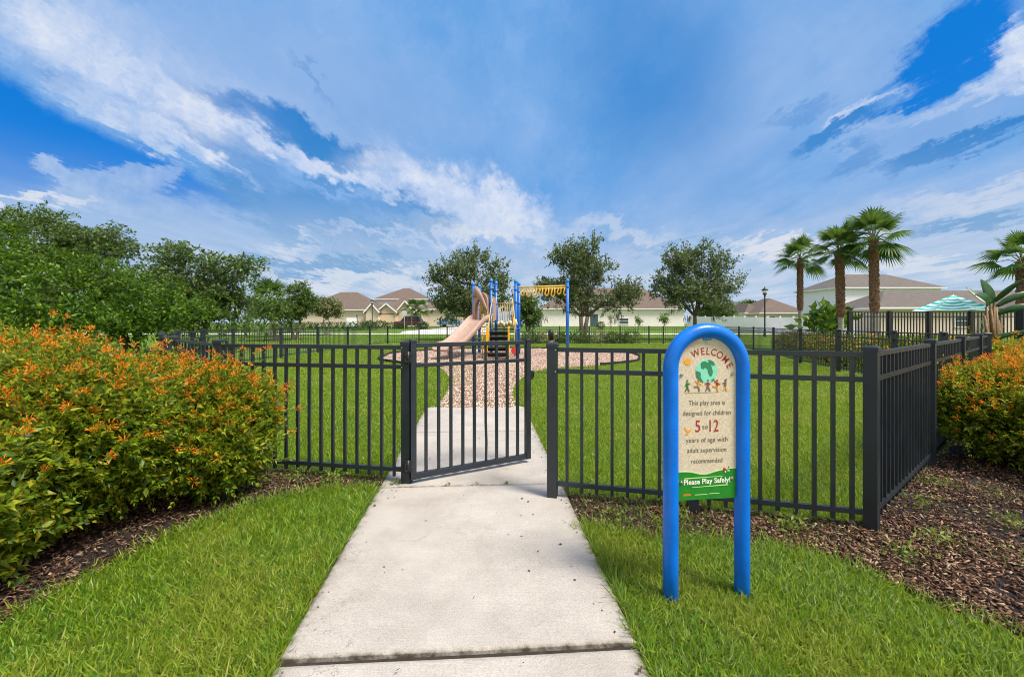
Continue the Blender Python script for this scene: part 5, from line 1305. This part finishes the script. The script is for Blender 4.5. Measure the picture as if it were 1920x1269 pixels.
# ------------------------------------------------------------------ houses
def hip_roof(m, x0, x1, y0, y1, z0, h, over=.45, mi=0, ridge_x=None):
    """hip roof over a rectangle; ridge along the longer side"""
    a0, a1, b0, b1 = x0-over, x1+over, y0-over, y1+over; w, d = a1-a0, b1-b0
    if w >= d: r0, r1 = (a0+d/2, (b0+b1)/2), (a1-d/2, (b0+b1)/2)
    else: r0, r1 = ((a0+a1)/2, b0+w/2), ((a0+a1)/2, b1-w/2)
    vs = [(a0, b0, z0), (a1, b0, z0), (a1, b1, z0), (a0, b1, z0), (*r0, z0+h), (*r1, z0+h)]
    if w >= d: fs = [(0, 1, 5, 4), (1, 2, 5), (2, 3, 4, 5), (3, 0, 4)]
    else: fs = [(0, 1, 4), (1, 2, 5, 4), (2, 3, 5), (3, 0, 4, 5)]
    m.add(vs, fs+[(3, 2, 1, 0)], mi)
def house(name, Y, D, x0p, x1p, eave_py, top_py, wallm, roofm, label, wins=(), doors=(), upper=None, rz=0, base=None, over=.45, extra=None, garage=(), roofw=None):
    """front wall at depth Y between photo columns x0p..x1p; eave and ridge from their rows"""
    X0, X1 = PX(x0p, Y), PX(x1p, Y); cx = (X0+X1)/2; gz = hgt(Y)-.05
    r = empty(name, (cx, Y, gz), rz, label, 'house'); w = X1-X0; ze = PZ(eave_py, Y)-gz
    m = MB(); m.box((0, D/2, ze/2), (w, D, ze)); m.build('wall', wallm, r)
    m = MB(); Yr = Y+D/2; h = PZ(top_py, Yr)-gz-ze-.14
    rw_ = roofw or (0, w)
    hip_roof(m, -w/2, w/2, 0, D, ze+.16, max(.6, h), over); rf = m.build('roof', roofm, r)
    m = MB()
    for (c, s_) in (((0, -over-.01, ze+.07), (w+2*over+.06, .05, .18)), ((0, D+over+.01, ze+.07), (w+2*over+.06, .05, .18)), ((-w/2-over-.005, D/2, ze+.07), (.05, D+2*over-.04, .18)), ((w/2+over+.005, D/2, ze+.07), (.05, D+2*over-.04, .18))): m.box(c, s_)
    m.build('fascia', M['trim'], r)
    m = MB(); m.box((0, D/2, ze-.012), (w+2*over-.1, D+2*over-.1, .02)); m.build('soffit', M['trim'], r)
    for (a, b, t, bo) in wins:
        wx0, wx1, z1, z0 = PX(a, Y)-cx, PX(b, Y)-cx, PZ(t, Y)-gz, PZ(bo, Y)-gz; c = ((wx0+wx1)/2, -.03, (z0+z1)/2)
        m = MB(); W_, H_ = wx1-wx0, z1-z0
        m.box((c[0], -.04, z1+.03), (W_+.16, .10, .08)); m.box((c[0], -.05, z0-.03), (W_+.20, .14, .08)); m.box((wx0-.03, -.035, c[2]), (.07, .09, H_)); m.box((wx1+.03, -.035, c[2]), (.07, .09, H_)); m.box((c[0], -.034, c[2]), (W_, .05, .05))
        f = m.build('window', M['trim'], r); m = MB(); m.box((c[0], -.012, c[2]), (W_, .02, H_)); m.build('pane', M['glassd'], f)
    for (a, b, t, bo) in doors:
        wx0, wx1, z1, z0 = PX(a, Y)-cx, PX(b, Y)-cx, PZ(t, Y)-gz, .05
        m = MB(); m.box(((wx0+wx1)/2, -.03, (z0+z1)/2), (wx1-wx0, .06, z1-z0)); m.build('door', M['door'], r)
    for (a, b, t, bo) in garage:
        wx0, wx1, z1, z0 = PX(a, Y)-cx, PX(b, Y)-cx, PZ(t, Y)-gz, .05
        m = MB()
        for i in range(4): m.box(((wx0+wx1)/2, -.03, z0+(z1-z0)*(i+.5)/4), (wx1-wx0, .05, (z1-z0)/4-.03))
        m.box(((wx0+wx1)/2, -.015, (z0+z1)/2), (wx1-wx0, .025, z1-z0)); m.build('garage_door', M['garage'], r)
    if upper:
        a, b, y_off, D2, e2, t2, wl = upper; Yu = Y+y_off; ux0, ux1 = PX(a, Yu)-cx, PX(b, Yu)-cx; zu = PZ(e2, Yu)-gz
        m = MB(); m.box(((ux0+ux1)/2, y_off+D2/2, (ze+zu)/2+.1), (ux1-ux0, D2, zu-ze-.2)); m.build('upper_wall', wl, r)
        m = MB(); hip_roof(m, ux0, ux1, y_off, y_off+D2, zu+.16, PZ(t2, Yu+D2/2)-gz-zu-.1, .4); m.build('upper_roof', roofm, r)
        m = MB(); m.box(((ux0+ux1)/2, y_off-.41, zu+.07), (ux1-ux0+.86, .05, .18)); m.box((ux0-.405, y_off+D2/2, zu+.07), (.05, D2+.7, .18)); m.box((ux1+.405, y_off+D2/2, zu+.07), (.05, D2+.7, .18)); m.build('upper_fascia', M['trim'], r)
    return r, cx, gz, ze
def gable(r, cx, gz, Y, a, b, peak, eave, wallm, roofm, proj=1.2, garage=None, depth=6):
    x0, x1 = PX(a, Y-proj)-cx, PX(b, Y-proj)-cx; zp, ze = PZ(peak, Y-proj)-gz, PZ(eave, Y-proj)-gz; xm = (x0+x1)/2
    m = MB(); m.plate([(x0, 0), (x1, 0), (x1, ze), (xm, zp-.1), (x0, ze)][::-1], -proj, 2.0); m.build('gable_wall', wallm, r)
    m = MB(); o = .35; sl = (zp-ze)/(xm-x0)
    for s_ in (-1, 1):
        xe = xm+s_*((x1-x0)/2+o); zz = ze-sl*o
        m.add([(xm, -proj-.35, zp+.02), (xe, -proj-.35, zz+.02), (xe, depth, zz+.02), (xm, depth, zp+.02), (xm, -proj-.35, zp+.16), (xe, -proj-.35, zz+.16), (xe, depth, zz+.16), (xm, depth, zp+.16)],
              [(0, 1, 2, 3), (7, 6, 5, 4), (0, 4, 5, 1), (1, 5, 6, 2), (2, 6, 7, 3)])
    m.build('gable_roof', roofm, r)
    m = MB()
    for s_ in (-1, 1):
        xe = xm+s_*((x1-x0)/2+o); zz = ze-sl*o; m.bar((xm, -proj-.38, zp+.06), (xe, -proj-.38, zz+.06), .05, .24)
    m.build('gable_trim', M['trim'], r)
    if garage:
        a2, b2, t = garage; gx0, gx1, z1 = PX(a2, Y-proj)-cx, PX(b2, Y-proj)-cx, PZ(t, Y-proj)-gz
        m = MB()
        for i in range(4): m.box(((gx0+gx1)/2, -proj-.02, .05+(z1-.05)*(i+.5)/4), (gx1-gx0, .05, (z1-.05)/4-.03))
        m.box(((gx0+gx1)/2, -proj-.008, z1/2), (gx1-gx0, .02, z1)); m.build('garage_door', M['garage'], r)
        m = MB(); m.box(((gx0+gx1)/2, -proj-.03, z1+.12), (gx1-gx0+.2, .06, .16)); m.build('garage_lintel', M['boot'], r)
# left tan pair
r, cx, gz, ze = house('house', 78, 11, 560, 706, 582, 548, M['stuccob'], M['roof'], 'beige single storey house behind the crape tree and dark hedge', wins=((668, 671, 590, 600),))
gable(r, cx, gz, 78, 686, 709, 570, 583, M['stuccob'], M['roof'], 1.2)
m = MB(); m.box((PX(660, 77)-cx, -1.2, .8), (1.8, .08, 1.5)); m.build('side_fence_panel', M['vinyl'], r)
r, cx, gz, ze = house('house', 80, 10, 706, 790, 583, 557, M['stuccot'], M['roof'], 'tan house with a gabled garage beside the small road sign', wins=(), doors=((744, 752, 588, 605),), upper=(704, 800, 5, 9, 562, 541, M['stuccow']))
gable(r, cx, gz, 80, 708, 742, 570, 584, M['stuccot'], M['roof'], 2.2, garage=(711, 738, 590))
gable(r, cx, gz, 80, 744, 776, 565, 584, M['stuccot'], M['roof'], .8)
m = MB(); m.tube([(2.2, 9, 7.2), (2.2, 9, 8.9)], .06, 6); m.build('vent_pipe', M['signgrey'], r)
house('house', 82, 11, 776, 905, 581, 560, M['stuccob'], M['roof'], 'long plain beige house half hidden by the left oak', wins=((846, 851, 590, 600),))
house('house', 76, 12, 1016, 1283, 580, 540, M['stuccow'], M['roof'], 'white stucco house with dark door behind the centre and right oaks', wins=((1161, 1178, 597, 607),), doors=((1107, 1121, 589, 612),), upper=(1140, 1222, 5, 8, 550, 533, M['roof']))
house('house', 96, 12, 1362, 1420, 586, 567, M['stuccob'], M['roof'], 'distant brown roofed house left of the street lamp', wins=())
house('house', 84, 10, 1398, 1425, 588, 570, M['stuccow'], M['roof'], 'small brown gabled house just left of the street lamp', wins=())
house('house', 80, 11, 1426, 1512, 588, 560, M['stuccob'], M['roof'], 'beige hip roofed house behind the white wall, right of the street lamp', wins=((1443, 1453, 593, 600),))
house('house', 62, 8.5, 1570, 1764, 541, 515, M['stuccoblue'], M['roofg'], 'pale two storey house behind the palms', wins=((1708, 1722, 545, 552),))
r, cx, gz, ze = house('house', 44, 6.5, 1650, 2050, 579, 545, M['stuccob'], M['roofg'], 'low beige building with a broad grey brown roof behind the pool fence', wins=((1790, 1812, 592, 612),))
gable(r, cx, gz, 44, 1884, 1990, 558, 579, M['stuccob'], M['roofg'], 1.5, depth=3)
m = MB(); m.tube([(-3, 4, 4.2), (-3, 4, 4.75)], .05, 6); m.build('vent_pipe', M['signgrey'], r)

# ------------------------------------------------------------------ white vinyl wall
def vinyl():
    Y0, Y1 = 59., 40.
    xa, xb = PX(1290, Y0), PX(1604, Y1)
    r = empty('vinyl_fence', (0, 0, 0), 0, 'long smooth white vinyl privacy fence behind the lamp and palms', 'fence')
    n = 14
    for i in range(n):
        a = Vector((xa+(xb-xa)*i/n, Y0+(Y1-Y0)*i/n, 0)); b = Vector((xa+(xb-xa)*(i+1)/n, Y0+(Y1-Y0)*(i+1)/n, 0)); za = hgt(a.y); zb = hgt(b.y)
        d = (b-a).normalized()
        m = MB(); m.bar(a+d*.07+Vector((0, 0, za+.90)), b-d*.07+Vector((0, 0, zb+.90)), .035, 1.62); m.bar(a+d*.07+Vector((0, 0, za+1.74)), b-d*.07+Vector((0, 0, zb+1.74)), .06, .10); m.bar(a+d*.07+Vector((0, 0, za+.08)), b-d*.07+Vector((0, 0, zb+.08)), .06, .14)
        m.build('panel', M['vinyl'], r)
        m = MB(); m.box(a+Vector((0, 0, za+.88)), (.13, .13, 2.0), math.atan2(d.y, d.x)); m.box(a+Vector((0, 0, za+1.90)), (.16, .16, .04), math.atan2(d.y, d.x)); m.build('post', M['vinyl'], r)
vinyl()

# ------------------------------------------------------------------ small growth and litter
def build_litter():
    rng = np.random.default_rng(77)
    # leafy weed clumps rooted in the beds, at the fence foot and in the joints of the path
    spots = [(2.42-.55, 2.88, .13, 150), (1.15, 3.02, .12, 90), (.75, 3.0, .10, 80), (1.0, 2.90, .09, 60), (3.1, 2.35, .14, 90), (2.75, 2.0, .14, 90), (3.4, 2.9, .13, 80), (2.35, 2.5, .12, 90), (3.1, 3.2, .12, 70), (2.7, 2.7, .10, 70),
             (3.9, 2.6, .15, 80), (-.99, 3.66, .05, 50), (-1.55, 3.72, .13, 110), (-1.9, 3.75, .12, 90), (-.55, 3.62, .03, 14), (-.30, 3.64, .025, 12), (-.05, 3.645, .03, 12), (3.6, 3.6, .12, 60), (4.3, 3.2, .12, 60)]
    P, D, S = [], [], []
    for x, y, r_, n in spots:
        q = rng.normal(size=(n, 2))*r_*.5; P.append(np.stack([x+q[:, 0], y+q[:, 1], rng.uniform(-.02, .07, n)*(r_/.12)], 1)); d = rng.normal(size=(n, 3)); d[:, 2] = np.abs(d[:, 2])+.2; D.append(d); S.append(rng.uniform(.02, .045, n)*(.6+.4*r_/.12))
    P = np.concatenate(P); V, F = stamp(LEAF_T, LEAF_F, P, np.concatenate(D), np.concatenate(S), rng, flat=.5)
    tag(np_build('leafy_weeds', V, F, M['weed']), 'small leafy weed clumps in the mulch and along the fence foot', 'weeds', kind='stuff')
    # crumbs and dead leaves lying on the concrete
    n = 150; y = rng.uniform(1.3, 6.8, n); e = rng.random(n); x = np.where(e < .5, xl(y)+.02+rng.exponential(.10, n), xr(y)-.02-rng.exponential(.10, n)); x[:40] = rng.uniform(-.8, .3, 40)
    V, F = stamp(DIAM_T, DIAM_F, np.stack([x, y, np.full(n, .006)], 1), rng.normal(size=(n, 3))*[1, 1, .15], rng.uniform(.008, .026, n), rng, rng.uniform(.5, 1.4, n), flat=.8)
    tag(np_build('leaf_litter', V, F, M['dry2']), 'crumbs of dead leaves lying on the pale concrete path', 'litter', kind='stuff')
M['dry2'] = leafmat('dead_leaf_bits', [(.03, .02, .012), (.08, .05, .025), (.16, .10, .05)], .8, 0)
build_litter()
